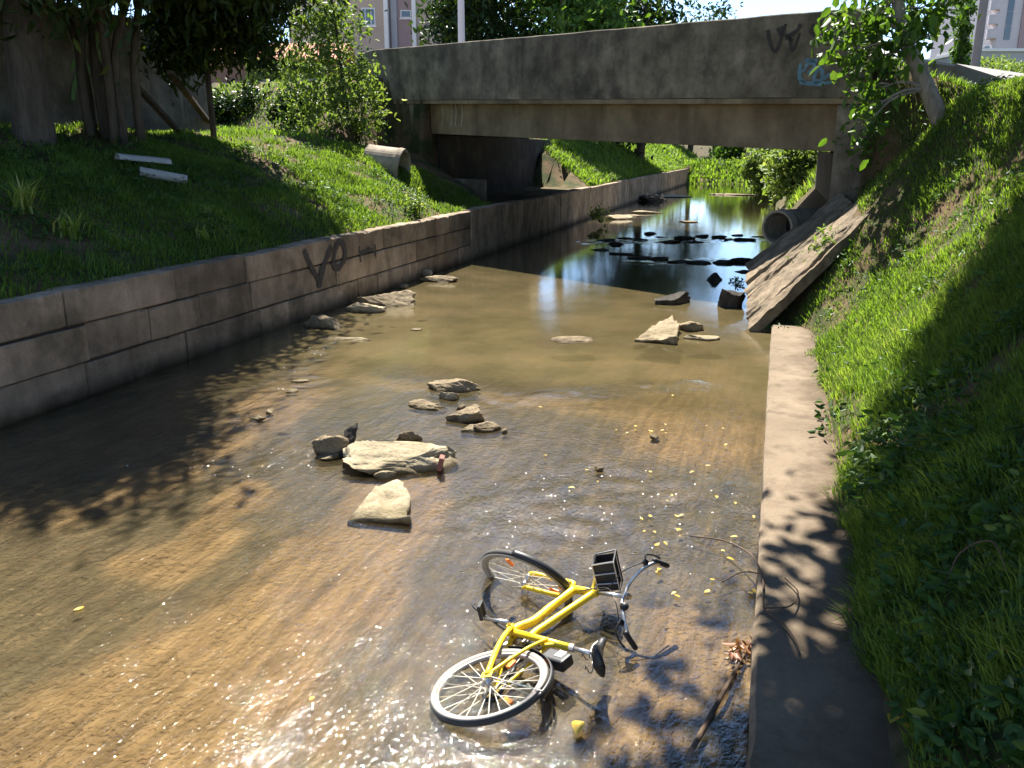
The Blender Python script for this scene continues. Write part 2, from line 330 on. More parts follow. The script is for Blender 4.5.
for ci, (z0, z1) in enumerate(((-.3, .40), (.416, .856), (.872, 1.29))):
    s = -6.0+ci*.7
    while s < 21.3:
        L = rr.uniform(1.2, 2.0) if rr.random() < .7 else rr.uniform(.7, 1.1); e = min(s+L, 21.6); j = rr.uniform(-.018, .016); n = max(2, int(L/.12)); base = len(mb.v)
        dz0, dz1 = rr.uniform(-.008, .008), rr.uniform(-.012, .006); vs = []
        for i in range(n+1):
            x = s+.006+(e-s-.012)*i/n; wob = (.018 if ci == 2 else .007)*(vn(x*5, ci, 5)-.7)
            tt = TL+j+.006*(vn(x*4, ci*3, 6)-.5); c_ = .010+.03*vn(x*7, ci, 12)**3
            edge = .016 if i in (0, n) else 0
            for (tq, zq) in ((TL-.22, z0+dz0), (tt-edge-.02, z0+dz0), (tt-edge, z0+dz0+.018), (tt-edge, z1+dz1+wob-c_), (tt-c_-edge, z1+dz1+wob), (TL-.34, z1+dz1+wob*.5)): vs.append(W(x, tq, zq))
        fs = [(i*6+k, i*6+k+1, i*6+7+k, i*6+6+k) for i in range(n) for k in range(5)]+[tuple(range(6))[::-1], tuple(n*6+k for k in range(6))]
        mb.add(vs, fs); tones += [rr.random()]*len(vs); s = e
o = mb.build('block_course', M['block'], wl); q = o.data.attributes.new('tone', 'FLOAT', 'POINT'); q.data.foreach_set('value', tones)
def wallpt(px, py):
    r = ray(px, py); den = r.x*N2[0]+r.y*N2[1]; k = TL/den; p = Vector((0, 0, CH))+r*k; return ST_(p.x, p.y)[0], p.z
mb = MB(); e = .012
for st in ([(303, 250), (310, 266), (318, 280)], [(331, 246), (323, 266), (318, 288)], [(334, 250), (333, 264), (338, 268), (344, 258), (343, 246), (338, 242), (334, 250)], [(358, 246), (360, 262)], [(359, 254), (372, 249)], [(374, 244), (375, 258)]):
    ribbon(mb, [wallpt(*p) for p in st], .13 if st[0][0] < 350 else .05, W(0, TL, 0), DV, UZ, NV, .022)
mb.build('graffiti', M['ink'], wl)
wf = empty('retaining_wall', W(40, TL, 0), 'plain concrete channel wall running under the bridge and on beyond it', 'wall')
mb = MB(); s = 21.62; k = 0
while s < 78:
    e = min(s+rr.uniform(2.2, 3.0), 78); j = rr.uniform(-.012, .012); z1 = 1.3+rr.uniform(-.03, .02)
    mb.hexa([W(a, b, c) for c in (-.5, z1) for a, b in ((s+.01, -8.1), (e-.01, -8.1), (e-.01, TL+j), (s+.01, TL+j))]); s = e
q = mb.build('wall_panel', M['block'], wf, bevel=.02); q = q.data.attributes.new('tone', 'FLOAT', 'POINT'); q.data.foreach_set('value', [float(hsh(i//8, 3, 1)) for i in range(len(q.data))])
mb = MB(); mb.hexa([W(a, b, c) for c in (-.5, 1.24) for a, b in ((21.62, -8.08), (78, -8.08), (78, TL-.05), (21.62, TL-.05))]); mb.build('backing', M['joint'], wf)
# right-hand ledge
mb = MB(); s = -4.0; vs = []; n = 150
for i in range(n+1):
    x = -4+18.2*i/n; jj = .018*(vn(x*1.7, 2, 4)-.5)+.012*(vn(x*6, 1, 4)-.5); c_ = .012+.02*vn(x*4, 3, 9); zz = .125+.012*(vn(x*1.2, 7, 4)-.5)
    for tq, zq in ((TR+jj, -.4), (TR+jj, zz-c_), (TR+jj+c_, zz), (TR+.5, zz+.008*(vn(x*2, 9, 1)-.5)), (1.05, zz), (1.05, -.4)): vs.append(W(x, tq, zq))
mb.add(vs, [(i*6+k, i*6+(k+1) % 6, i*6+6+(k+1) % 6, i*6+6+k) for i in range(n) for k in range(6)]+[tuple(range(6)), tuple(n*6+k for k in range(6))])
o = mb.build('concrete_ledge', M['ledge']); tag(o, 'low concrete ledge edging the water at the foot of the right bank', 'ledge')

# ------------------------------------------------------------------ bridge
def B(t, w_, z): return W(sf(t)+w_/1.187, t+.64*w_/1.187, z)
def ztop(t): return 5.42+(1.3-t)*.045
def bspan(mb, t0, t1, w0, w1, zb, zt, n=1):
    for i in range(n):
        a, b = t0+(t1-t0)*i/n, t0+(t1-t0)*(i+1)/n
        mb.hexa([B(x, y, z(x)) for z in (zb, zt) for x, y in ((a, w0), (b, w0), (b, w1), (a, w1))])
br = empty('road_bridge', B(-5, 3, 0), 'stained grey concrete road bridge with a solid parapet crossing the stream', 'bridge')
TA, TB = -14.2, 1.5
def par(w0, w1, TB):
    mb = MB(); n = 60; vs = []
    for i in range(n+1):
        x = TA+(TB-TA)*i/n; q = .02*(vn(x*3, w0, 2)-.5); z1 = ztop(x)+q*.8; c_ = .02
        if i < 3 and w0 < 1: z1 -= .10*(3-i)/3
        prof = [(w0, z1-1.6), (w0+q*.3, z1-1.52), (w0+q*.3, z1-c_), (w0+c_, z1), (w1-c_, z1), (w1, z1-c_), (w1, z1-1.6)]
        vs += [B(x, a, b) for a, b in prof]
    k = 7; mb.add(vs, [(i*k+j, i*k+(j+1) % k, i*k+k+(j+1) % k, i*k+k+j) for i in range(n) for j in range(k)]+[tuple(range(k)), tuple(n*k+j for j in range(k))]); return mb
par(0, .24, 1.5).build('parapet', M['bridge'], br); par(BW-.24, BW, -3.6).build('parapet', M['bridge'], br)
mb = MB(); bspan(mb, TA, TB, .25, BW-.25, lambda t: ztop(t)-1.35, lambda t: ztop(t)-.85); mb.build('deck', M['bridge'], br)
mb = MB(); bspan(mb, -12.4, 1.5, .02, .34, lambda t: ztop(t)-1.72, lambda t: ztop(t)-1.605); mb.build('drip_edge', M['girder'], br, bevel=.01)
for w0 in (.36, 2.6, 5.2, 7.8, BW-.6):
    mb = MB(); bspan(mb, -12.2, 1.45, w0, w0+.4, lambda t: ztop(t)-2.62, lambda t: ztop(t)-1.36); mb.build('girder', M['girder'], br, bevel=.015)
# abutments (parallel to the stream) and front pillars
def chbox(mb, s0, s1, t0, t1, z0, z1): mb.hexa([W(a, b, c) for c in (z0, z1) for a, b in ((s0, t0), (s1, t0), (s1, t1), (s0, t1))]); return mb
chbox(MB(), sf(-10.7)+.9, sf(-10.7)+1.187*BW+2.2, -11.3, -10.7, .3, ztop(-10.7)-2.64).build('abutment', M['stainshade'], br, bevel=.02)
chbox(MB(), sf(1.2)+.5, sf(1.2)+1.187*BW-.3, 1.15, 1.75, .3, ztop(1.2)-2.64).build('abutment', M['stainshade'], br, bevel=.02)
mb = MB(); bspan(mb, -12.45, -11.3, .05, .95, lambda t: .4, lambda t: ztop(t)-1.73); mb.build('pillar', M['bridge'], br, bevel=.03)
mb = MB(); bspan(mb, .95, 1.55, .03, .95, lambda t: .6, lambda t: ztop(t)-1.73); mb.build('pillar', M['bridge'], br, bevel=.03)
mb = MB(); bspan(mb, -11.29, -9.6, .5, 1.3, lambda t: .3, lambda t: 1.95); mb.build('footing', M['bridge'], br, bevel=.05)
ex = (B(0, 0, 0)-B(-1, 0, 0)); exl = ex.length; ex.normalize(); en = -(B(0, 1, 0)-B(0, 0, 0)).normalized()
def bpt(px, py):
    r = ray(px, py); o0 = B(0, 0, 0); k = (o0-Vector((0, 0, CH))).dot(en)/r.dot(en); p = Vector((0, 0, CH))+r*k; return (p-o0).dot(ex), p.z
def bdraw(sts, width, mat, lift=.012):
    mb = MB()
    for st in sts: ribbon(mb, [bpt(*p) for p in st], width, B(0, 0, 0), ex, UZ, en, lift)
    mb.build('graffiti', mat, br)
bdraw([[(768, 30), (770, 42), (775, 52), (781, 40), (783, 26)], [(778, 28), (781, 36)], [(786, 24), (784, 34), (790, 35), (797, 31), (801, 24)], [(790, 36), (792, 51), (797, 42), (800, 33)], [(786, 37), (793, 41)]], .075, M['ink'])
bdraw([[(815, 24), (811, 32), (818, 36)], [(826, 22), (823, 30), (830, 33)], [(818, 24), (834, 21)]], .075, M['ink'])
bdraw([[(801, 63), (800, 78), (806, 82)], [(803, 72), (810, 62), (815, 66), (808, 74)], [(817, 70), (814, 80), (822, 80), (822, 70), (816, 69)], [(824, 79), (830, 75), (837, 80)], [(800, 82), (818, 84), (838, 81)], [(804, 60), (818, 61)]], .075, M['blueink'])
mb = MB(); og = B(0, .36, 0)
for px in (433, 442, 446, 452):
    q = [bpt(px, 104), bpt(px+1, 112), bpt(px, 126)]; ribbon(mb, q, .03, B(0, .36, 0), ex, UZ, en, .012)
mb.build('graffiti', M['whiteink'], br)
# road surface
g = NT('asphalt'); M['asphalt'] = g.end(g.pbr(g.mix(.5, (.24, .22, .20), g.ramp(g.noise(30, 6, .7), [(.3, .4), (.7, 1)]), 'MULTIPLY'), .9, nrm=g.bump(g.noise(90, 3), .4, .004)))
mb = MB(); bspan(mb, -60, TA, .3, BW-.3, lambda t: zroad(t)-.4, lambda t: zroad(t)+.03, 12); bspan(mb, TA, TB, .26, BW-.26, lambda t: zroad(t)-.15, lambda t: zroad(t)+.02, 1); bspan(mb, TB, 40, 3.5, BW-.3, lambda t: zroad(t)-.3, lambda t: zroad(t)+.03, 60)
tag(mb.build('road', M['asphalt']), kind='structure')
# leaning slab on the right bank, in two cracked pieces
A_, B_, C_, D_ = at(748, 333, 13.8), at(748, 264, 16.6), at(841, 193, 16.6), at(872, 213, 14.0)
def slabpiece(name, f0, f1, label, seed):
    nn = (D_-A_).cross(B_-A_).normalized(); nn = nn if nn.z > 0 else -nn; nu, nv = 70, 60; vs = []
    U, V = np.meshgrid(np.linspace(0, 1, nu), np.linspace(0, 1, nv), indexing='ij'); jag = .11*(fbm(U*6, V*0, seed)-.5)
    VV = f0+(f1-f0)*V+np.where(V < .01, jag, 0)*(f0 > .01)+np.where(V > .99, jag, 0)*(f1 < .99)
    rid = fbm(VV*13+.8*fbm(U*3, VV*3, 2), U*1.6, 4, 3); dp = -.06*sm(.60, .70, rid)-.045*(fbm(U*7, VV*9, 6, 5)-.3)-.03*fbm(U*24, VV*30, 8, 2)
    top = [];
    for i in range(nu):
        for j in range(nv):
            u = U[i, j]; v = VV[i, j]; uu = u+(.10*(fbm(v*9, 3, seed)-.5) if i in (0, nu-1) else 0)
            p = A_*(1-uu)*(1-v)+D_*uu*(1-v)+C_*uu*v+B_*(1-uu)*v; top.append((p, dp[i, j]))
    for p, q in top: vs.append(p+nn*(q+.05))
    for p, q in top: vs.append(p-nn*.14)
    idx = np.arange(nu*nv).reshape(nu, nv); K = nu*nv
    Fq = np.stack([idx[:-1, :-1], idx[:-1, 1:], idx[1:, 1:], idx[1:, :-1]], -1).reshape(-1, 4).tolist()
    Fb = [[q+K for q in f][::-1] for f in Fq]; ed = []
    ring = list(idx[:, 0])+list(idx[-1, 1:])+list(idx[::-1, -1][1:])+list(idx[0, ::-1][1:-1])
    for a, b in zip(ring, ring[1:]+ring[:1]): ed.append([int(a), int(b), int(b)+K, int(a)+K])
    mb = MB(); mb.add(vs, Fq+Fb+ed); o = mb.build(name, M['slab']); return tag(o, label, 'slab')
slabpiece('concrete_slab', 0, .43, 'cracked concrete slab leaning on the right bank, nearer piece beside the ledge end', 1)
slabpiece('concrete_slab', .445, 1, 'cracked concrete slab leaning on the right bank, farther piece beside the drain pipe', 2)
# concrete pipes
def V3_(*a): return Vector(a)
def pipe(name, c, ax, L, r, label, cat='pipe'):
    ax = ax.normalized(); th = r*.13; u = ax.orthogonal().normalized(); v = ax.cross(u); n = 40; mb = MB(); prof = [(0, r-th), (0, r), (-.12*L, r+.02), (-.2*L, r), (-L, r), (-L, r-th)]; vs = []
    for a_, r_ in prof:
        for k in range(n): an = 2*math.pi*k/n; vs.append(c+ax*a_+(u*math.cos(an)+v*math.sin(an))*r_)
    m = len(prof); mb.add(vs, [(i*n+k, i*n+(k+1) % n, ((i+1) % m)*n+(k+1) % n, ((i+1) % m)*n+k) for i in range(m) for k in range(n)])
    root = empty(name, c, label, cat); mb.build('pipe_shell', M['pipe'], root, smooth=False)
    mb = MB(); cc = c-ax*L*.55; mb.add([cc]+[cc+(u*math.cos(2*math.pi*k/n)+v*math.sin(2*math.pi*k/n))*(r-th*.9) for k in range(n)], [(0, k+1, (k+1) % n+1) for k in range(n)]); mb.build('bore_shade', M['inside'], root)  # near-black disc across the bore paints the shade inside the pipe
pipe('drain_pipe', at(777, 228, 18.0), NV*-.55-DV*.84, 1.5, .37, 'round concrete drain pipe poking from the right bank beside the leaning slab')
pipe('drain_pipe', at(404, 171, 23.8), V3_(1, -.2, -.12), 1.05, .60, 'big concrete storm pipe end in the grass beside the left bridge pillar')
# ------------------------------------------------------------------ grass and leaves
M['grass'] = leafmat('grass_blades', (.05, .095, .018), (.16, .25, .045), (.42, .42, .16), .45, .6)
M['leaf'] = leafmat('leaf_green', (.03, .07, .012), (.08, .15, .024), (.16, .22, .045), .4, .5)
M['darkleaf'] = leafmat('leaf_dark', (.010, .024, .006), (.024, .048, .011), (.045, .075, .018), .3, .4)
M['conifer'] = leafmat('leaf_conifer', (.012, .026, .005), (.036, .058, .011), (.10, .125, .018), .3, .5)
M['paleleaf'] = leafmat('leaf_pale', (.06, .105, .028), (.14, .20, .055), (.30, .33, .13), .4, .6)
M['weed'] = leafmat('weed_leaf', (.022, .055, .012), (.05, .11, .022), (.12, .17, .035), .3, .55)
def blades(P, Nrm, hgt, wid, shade, mat, name, lean=.55):
    n = len(P); az = rng.uniform(0, 2*np.pi, n); d = np.stack([np.cos(az), np.sin(az), np.zeros(n)], 1)
    up = Nrm*.45+np.array([0, 0, .75]); up /= np.linalg.norm(up, axis=1)[:, None]
    side = np.stack([-np.sin(az), np.cos(az), np.zeros(n)], 1); ln = (lean*rng.uniform(.3, 1.5, n))[:, None]
    h = hgt[:, None]; w_ = wid[:, None]; base = P-up*.02
    mid = base+up*h*.55+d*h*ln*.28; tip = base+up*h*(.95-.25*ln)+d*h*ln*.95
    V = np.stack([base-side*w_*.5, base+side*w_*.5, mid+side*w_*.42, mid-side*w_*.42, tip], 1).reshape(-1, 3); i = np.arange(n)*5
    return mesh_np(name, V, np.stack([i, i+1, i+2, i+3], 1), mat, F3=np.stack([i+3, i+2, i+4], 1), attrs={'shade': np.repeat(np.clip(shade, 0, 1), 5)})
def tpoints(n, s0, s1, t0, t1, keep):
    s = rng.uniform(s0, s1, n); t = rng.uniform(t0, t1, n); k = rng.random(n) < keep(s, t); s, t = s[k], t[k]; h = Hh(s, t); e = .04
    gs = (Hh(s+e, t)-h)/e; gt = (Hh(s, t+e)-h)/e; N_ = np.stack([-(gs*D2[0]+gt*N2[0]), -(gs*D2[1]+gt*N2[1]), np.ones(len(s))], 1); N_ /= np.linalg.norm(N_, axis=1)[:, None]
    return s, t, np.stack([s*D2[0]+t*N2[0], s*D2[1]+t*N2[1], h], 1), N_
def slabfree(s, t, X):                                              # no grass through the slab
    x, y, z = X.T; q = np.ones(len(s), bool); nn = (D_-A_).cross(B_-A_); a = np.array(A_); e1 = np.array(D_-A_); e2 = np.array(B_-A_); p = X-a
    g11, g12, g22 = e1@e1, e1@e2, e2@e2; b1, b2 = p@e1, p@e2; dt = g11*g22-g12*g12; u = (b1*g22-b2*g12)/dt; v = (b2*g11-b1*g12)/dt
    return ~((u > -.05) & (u < .93) & (v > .03) & (v < .97))
def sward(name, n, s0, s1, t0, t1, keep, h0, w0, label=None, mat='grass', lean=.55, dry=.0):
    s, t, X, N_ = tpoints(n, s0, s1, t0, t1, keep); k = slabfree(s, t, X); s, t, X, N_ = s[k], t[k], X[k], N_[k]
    cl = fbm(s*1.6, t*1.6, 91, 3); dist = np.hypot(X[:, 0], X[:, 1])
    hg = h0*(.45+1.1*cl)*rng.uniform(.5, 1.35, len(s)); wd_ = w0*rng.uniform(.6, 1.4, len(s))*(1+dist*.012)
    sh = .75*fbm(s*.9, t*.9, 95)+.55*rng.random(len(s))-.22+dry*fbm(s*1.1, t*1.1, 97)
    o = blades(X, N_, hg, wd_, sh, M[mat], name, lean); return tag(o, kind='stuff')
edge = lambda s, t: np.where(t < .72+.4*fbm(s*2.3, s*0, 14)-.25, 0, 1)*np.where((s > 12.2) & (t < .25), .2, 1)
bare = lambda s, t: sm(.34, .52, fbm(s*1.3, t*1.3, 41))
sward('grass', 330000, 1.0, 11, .62, 6.0, lambda s, t: edge(s, t)*(.08+.92*sm(.36, .56, fbm(s*1.5, t*1.5, 41)))*np.clip(5.5/np.maximum(s, 2), .4, 1)*np.where(t > .3*s+3.2, .3, 1), .17, .0085)
sward('grass', 230000, 11, 24, -.25, 8, lambda s, t: np.where(s < 13.6, edge(s, t), 1)*(.2+.8*bare(s, t))*np.where((wd(s, t) > 0) & ((t < 1.7) | (wd(s, t) > 3.4)), .0, 1)*np.clip(13/s, .4, 1)*np.where((t < .2) & (s < 14.2), .1, 1), .115, .012)
sward('grass', 250000, 4, 24, -15.5, -7.98, lambda s, t: (.08+.92*sm(.36, .52, fbm(s*.9, t*.9, 43)))*np.where(wd(s, t) > -.2, 0, 1)*np.where(t < -12.4, .35, 1)*np.where(t > -8.25, .6, 1), .13, .014)
sward('grass', 60000, 28, 78, -16, -8, lambda s, t: np.where(wd(s, t) < BW+.5, 0, 1)*(.5+.5*bare(s, t)), .26, .04)
sward('grass', 26000, 22, 78, .4, 9, lambda s, t: np.where(wd(s, t) < BW+.5, 0, 1), .3, .04)
sward('grass', 14000, 77, 100, -14, 6, lambda s, t: s*0+1, .5, .07)
sward('grass', 30000, 20, 34, -40, -13, lambda s, t: np.where(wd(s, t) > -.1, 0, 1)*np.where(wd(s, t) < -6, 0, 1)*.8, .2, .03)
sward('grass', 30000, 22, 60, 5, 24, lambda s, t: np.where(wd(s, t) < BW+.5, 0, 1), .22, .04)
sward('grass', 30000, 10, 23, 6, 16, lambda s, t: np.where(wd(s, t) > 0, 0, 1), .2, .03)

def leaves(P, size, shade, aspect=.5, droop=.0, orient=None, fold=.12):
    """rhombic folded leaves -> verts, quads"""
    n = len(P); a = rng.normal(size=(n, 3)); a[:, 2] -= droop
    if orient is not None: a = orient+a*.45
    a /= np.linalg.norm(a, axis=1)[:, None]; b = rng.normal(size=(n, 3)); b[:, 2] *= .4; b -= a*(a*b).sum(1)[:, None]; b /= np.linalg.norm(b, axis=1)[:, None]
    c = np.cross(a, b); L = size[:, None]; w_ = L*aspect*.5
    m = P+a*L*.45
    m1, m2 = P+a*L*.28, P+a*L*.68-c*L*fold*.2; k1, k2 = w_*.92, w_*.78
    V = np.stack([P, m1+b*k1+c*L*fold, m2+b*k2+c*L*fold*.7, P+a*L-c*L*fold*.9, m2-b*k2+c*L*fold*.7, m1-b*k1+c*L*fold], 1).reshape(-1, 3); i = np.arange(n)*6
    return V, np.concatenate([np.stack([i, i+1, i+2, i+3], 1), np.stack([i, i+3, i+4, i+5], 1)]), np.repeat(np.clip(shade, 0, 1), 6)
def blobpts(c, rad, n, ncl, spread, shell=.55):
    d = rng.normal(size=(ncl, 3)); d /= np.linalg.norm(d, axis=1)[:, None]; r = rng.uniform(shell, 1.0, ncl)[:, None]
    cc = d*r*np.array(rad)*(.75+.5*rng.random((ncl, 1)))+np.array(c); k = rng.integers(0, ncl, n)
    return cc[k]+rng.normal(size=(n, 3))*spread*(.5+rng.random((n, 1))), k, cc
def tree(name, label, cat, base, trunk, tr, blobs, leaf, n, mat, barkm='bark', group=None, ncl=40, spread=.22, droop=.3, aspect=.5, limbs=True, shell=.5, twigs=True):
    base = Vector(base); root = empty(name, base, label, cat, group); mb = MB(); T = cr(trunk, 5)
    mb.tube(T, tr, 10); tot = sum(b[1][0]*b[1][1]*b[1][2] for b in blobs)**1.0; Vs, Fs, Sh, off = [], [], [], 0
    wts = [(b[1][0]*b[1][1]*b[1][2])**.67 for b in blobs]; sw = sum(wts)
    for b, wt in zip(blobs, wts):
        c, rad = b[0], b[1]; nl = max(20, int(n*wt/sw)); nc = max(6, int(ncl*wt/sw*len(blobs)))
        P, k, cc = blobpts(c, rad, nl, nc, spread, shell)
        q = Vector(c); near = min(T[len(T)//4:], key=lambda p: (p-q).length+.6*max(0, p.z-q.z))
        if limbs:
            r0 = (tr[-1] if hasattr(tr, '__len__') else tr)*.9; midp = near.lerp(q, .5)+Vector((random.uniform(-.15, .15), random.uniform(-.15, .15), .12*(q-near).length))
            br_ = cr([near, midp, q], 4); mb.tube(br_, [r0*.8, r0*.28], 6)
            if twigs:
                for x in cc[::max(1, len(cc)//9)]: mb.tube([br_[-3], Vector(x).lerp(br_[-3], .5)+Vector((0, 0, .05)), Vector(x)], [r0*.25, r0*.08], 4)
        cs = rng.random(len(cc)); V, Fq, s_ = leaves(P, leaf*rng.uniform(.6, 1.35, nl), .35*cs[k]+.65*rng.random(nl), aspect, droop)
        Vs.append(V); Fs.append(Fq+off); Sh.append(s_); off += len(V)
    mb.build('trunk', M[barkm], root, smooth=True)
    mesh_np('crown', np.concatenate(Vs)-np.array(base), np.concatenate(Fs), M[mat], root, attrs={'shade': np.concatenate(Sh)})
    return root
def V3(*a): return Vector(a)
def gz(x, y): s, t = ST_(x, y); return float(Hh(s, t))
# left bank: two old conifers, crown hanging over bank and wall
x, y = -8.1, 15.0; z = gz(x, y)
bl = [((x+a, y+b, z+c), (r, r, r*.62)) for a, b, c, r in ((0, 0, 4.6, 2.3), (-2.4, 0, 4.2, 2), (1.8, -1.2, 4.3, 1.9), (-.8, 1.6, 5.6, 2.4), (1.2, 1.0, 6.4, 2.4), (-2.2, -1.8, 5.4, 2.1), (2.5, .5, 5.4, 1.5), (0, 0, 8.2, 2.2), (-3.4, 1, 3.9, 1.6), (-2.9, -.6, 2.7, 1.3), (-1.2, -.8, 3.0, 1.2), (1.1, -.8, 2.9, 1.2), (-4.4, 0, 3.2, 1.5), (3.7, -1.2, 5.0, 1.1))]
tree('conifer_tree', 'dark conifer with the thick single trunk at the left end of the rendered garden wall', 'tree', (x, y, z-.1), [V3(x, y, z-.3), V3(x+.05, y, z+1.6), V3(x+.1, y+.2, z+4), V3(x, y, z+7.6)], [.36, .29, .24, .08], bl, .22, 80000, 'conifer', ncl=90, spread=.34, droop=1.2, aspect=.34)
x, y = -7.75, 17.3; z = gz(x, y)
bl = [((x+a, y+b, z+c), (r, r, r*.6)) for a, b, c, r in ((0, 0, 4.0, 1.9), (1.7, -.6, 3.5, 1.5), (2.5, .5, 4.4, 1.6), (-1.4, .4, 4.4, 1.9), (.7, 1.4, 5.4, 2.1), (2.2, -1.6, 5.2, 1.1), (.4, -1.8, 4.6, 1.7), (0, 0, 7, 2.2), (2.75, 4, 5.0, 1.8), (2.0, 2.5, 4.6, 1.4), (2.4, 1.2, 3.4, 1.3), (3.0, 1.8, 4.2, 1.1))]
tr_ = tree('conifer_tree', 'dark conifer with a cluster of thin stems in front of the rendered garden wall', 'tree', (x, y, z-.1), [V3(x, y, z-.3), V3(x-.1, y, z+1.6), V3(x, y+.2, z+3.4), V3(x, y, z+6.4)], [.26, .2, .16, .07], bl, .22, 62000, 'conifer', ncl=90, spread=.32, droop=1.2, aspect=.34)
mb = MB()
for a, b, c, d in ((-.32, -.3, .7, .3), (.3, -.35, 1.2, -.2), (.45, .1, .5, .5), (-.45, .05, -.9, .2), (.2, -.5, .2, -.5)): mb.tube(cr([(x+a, y+b, z-.2), (x+a*1.1, y+b, z+1.4), (x+a+c*.5, y+b+d*.5, z+2.7), (x+a+c*1.6, y+b+d, z+3.9)], 4), [.10, .075, .05], 7)
mb.build('trunk', M['bark'], tr_, smooth=True)
# bright-fringed conifer limb to the right of the dark pair
x, y = -6.9, 20.5; z = gz(x, y)
bl = [((x+a, y+b, z+c), (r*1.05, r, r*.55)) for a, b, c, r in ((.2, 0, 2.7, 1.1), (.9, -.5, 2.1, .75), (1.1, -.2, 3.3, 1.0), (.2, -.3, 3.8, 1.1), (.8, .2, 4.6, 1.1), (-.6, .2, 2.4, 1.0), (-.8, 0, 3.6, 1.2), (.5, .6, 2.9, 1.2), (-.2, -.6, 1.9, .8))]
tree('cypress', 'yellow-green feathery cypress lit by the sun, beside the shrub at the bridge end', 'tree', (x, y, z-.1), [V3(x, y, z-.3), V3(x, y, z+2), V3(x+.2, y, z+5)], [.07, .06, .03], bl, .2, 15000, 'conifer', ncl=40, spread=.2, droop=1.1, aspect=.32)
mb = MB(); sh = bpy.data.objects
# sprawling leafy shrub by the bridge's left end
c0 = onT(352, 132, 10); x, y, z = c0
bl = [((x+a, y+b, z+c), (r, r, r)) for a, b, c, r in ((-.1, 0, .9, .8), (-1.4, 0, .7, .75), (-1.5, .1, 1.9, .7), (-1.2, .1, 3.0, .6), (.5, 0, .7, .6), (-.7, .1, 1.0, .65), (-.3, 0, 1.9, .75), (-.9, -.1, 2.3, .6), (-.2, .1, 2.9, .7), (-.5, 0, 3.7, .6), (.4, 0, 1.5, .5), (-.8, 0, 3.2, .5), (.3, 0, .3, .5))]
tree('shrub', 'tall loose shrub with glossy leaves at the left end of the bridge parapet', 'shrub', (x, y, z-.1), [V3(x, y, z-.2), V3(x-.2, y, z+1.5), V3(x-.4, y, z+3.8)], [.07, .05, .02], bl, .16, 4600, 'paleleaf', ncl=24, spread=.2, droop=.5)
for px, py, r, lab in ((226, 126, 1.0, 'dark dense bush at the right end of the garden wall, under the conifers'), (292, 126, .75, 'low dark bush added to darken the earth mound between the garden wall and the tall shrub')):  # second bush is added, its dark leaves stand for the shaded earth mound
    p = onT(px, py, 8); x, y, z = p; rr = random.Random(px); bl = [((x+rr.uniform(-.9, .9)*r, y+rr.uniform(.0, 1.2)*r, z+rr.uniform(.15, 1.1)*r), (r*.5, r*.5, r*.45)) for i in range(8)]
    tree('bush', lab, 'bush', (x, y, z-.05), [V3(x, y, z-.2), V3(x+.1, y+.2, z+r*.5), V3(x+.1, y+.3, z+r)], [.06, .02], bl, .15, 3600, 'darkleaf', ncl=24, spread=r*.16, droop=.4)
# small leaning tree on the right bank: big leaves hanging in front of the bridge end
bx = onT(942, 121, 8); x, y, z = bx
Q = lambda px, py, dz=0: at(px, py, 14.7+dz)
bl = [(tuple(Q(px, py, dz)), (r, r, r*.8)) for px, py, dz, r in ((838, 30, -.2, .36), (862, 22, 0, .42), (885, 8, .2, .5), (905, -30, 0, .5), (852, 52, -.1, .24), (872, 60, 0, .34), (880, 88, .1, .3), (868, 112, .1, .26), (864, 132, .1, .16), (895, 40, -.3, .42), (922, 12, .3, .5), (955, -20, .4, .5), (930, 38, .2, .2), (915, -80, 0, .5))]
bl += [((x+a, y+b, z+c), (r, r, r*.7)) for a, b, c, r in ((-.4, .2, 4.2, .9),  (.2, -.6, 5.0, .8))]
tree('small_tree', 'small leaning tree with big glossy leaves and a pale trunk on the right bank', 'tree', (x, y, z-.05), [V3(x+.08, y, z-.2), Q(930, 95), Q(915, 62), Q(902, 30), Q(896, -20), Q(900, -80)], [.16, .14, .12, .09, .05], bl, .19, 2300, 'leaf', 'palebark', ncl=16, spread=.16, droop=.9, aspect=.55)
# undergrowth against the bridge's right pillar
p = onT(884, 165, 8); x, y, z = p; bl = [((x+a, y+b, z+c), (r, r, r*.9)) for a, b, c, r in ((0, .3, .5, .5), (.4, .6, .8, .5), (-.1, .8, 1.3, .4), (.9, .5, .5, .5), (.7, 1.0, 1.4, .5))]
tree('bush', 'leafy bush against the right end of the bridge, under the leaning tree', 'bush', (x, y, z-.05), [V3(x, y, z-.2), V3(x+.1, y+.2, z+.6), V3(x+.2, y+.4, z+1.2)], [.04, .015], bl, .15, 750, 'leaf', ncl=16, spread=.18, droop=.5)
# tall shade tree further up the right bank, its crown overhanging (trunk is out of frame)
x, y = 9.3, 10.2; z = gz(x, y)
bl = [((*W(s, t, 0)[:2], zz), (r, r, r*.6)) for s, t, zz, r in ((8.0, 1.2, 8.4, 2.0), (10.5, -.2, 8.8, 1.7), (10.6, 2.4, 9.2, 2.2), (13.4, 1.4, 9.2, 2.0), (15.6, 2.6, 9.6, 1.9), (13.2, 4.2, 9.8, 2.2), (8.4, -1.0, 8.0, 1.5), (7.4, 3.4, 8.8, 2.0), (16.6, 4.4, 9.8, 1.8), (12.0, -.7, 8.9, 1.1), (10.4, 4.8, 9.6, 2.2), (9.2, 2.0, 9.2, 2.0), (11.8, 1.4, 9.8, 1.8), (7.2, 1.8, 8.8, 1.8), (13.0, 2.8, 10.0, 2.0), (9.0, .3, 8.8, 1.3), (14.4, 3.4, 10.2, 1.8), (11.6, 3.6, 10.2, 2.0), (6.2, .4, 7.6, 1.6), (14.6, .6, 9.4, 1.2))]
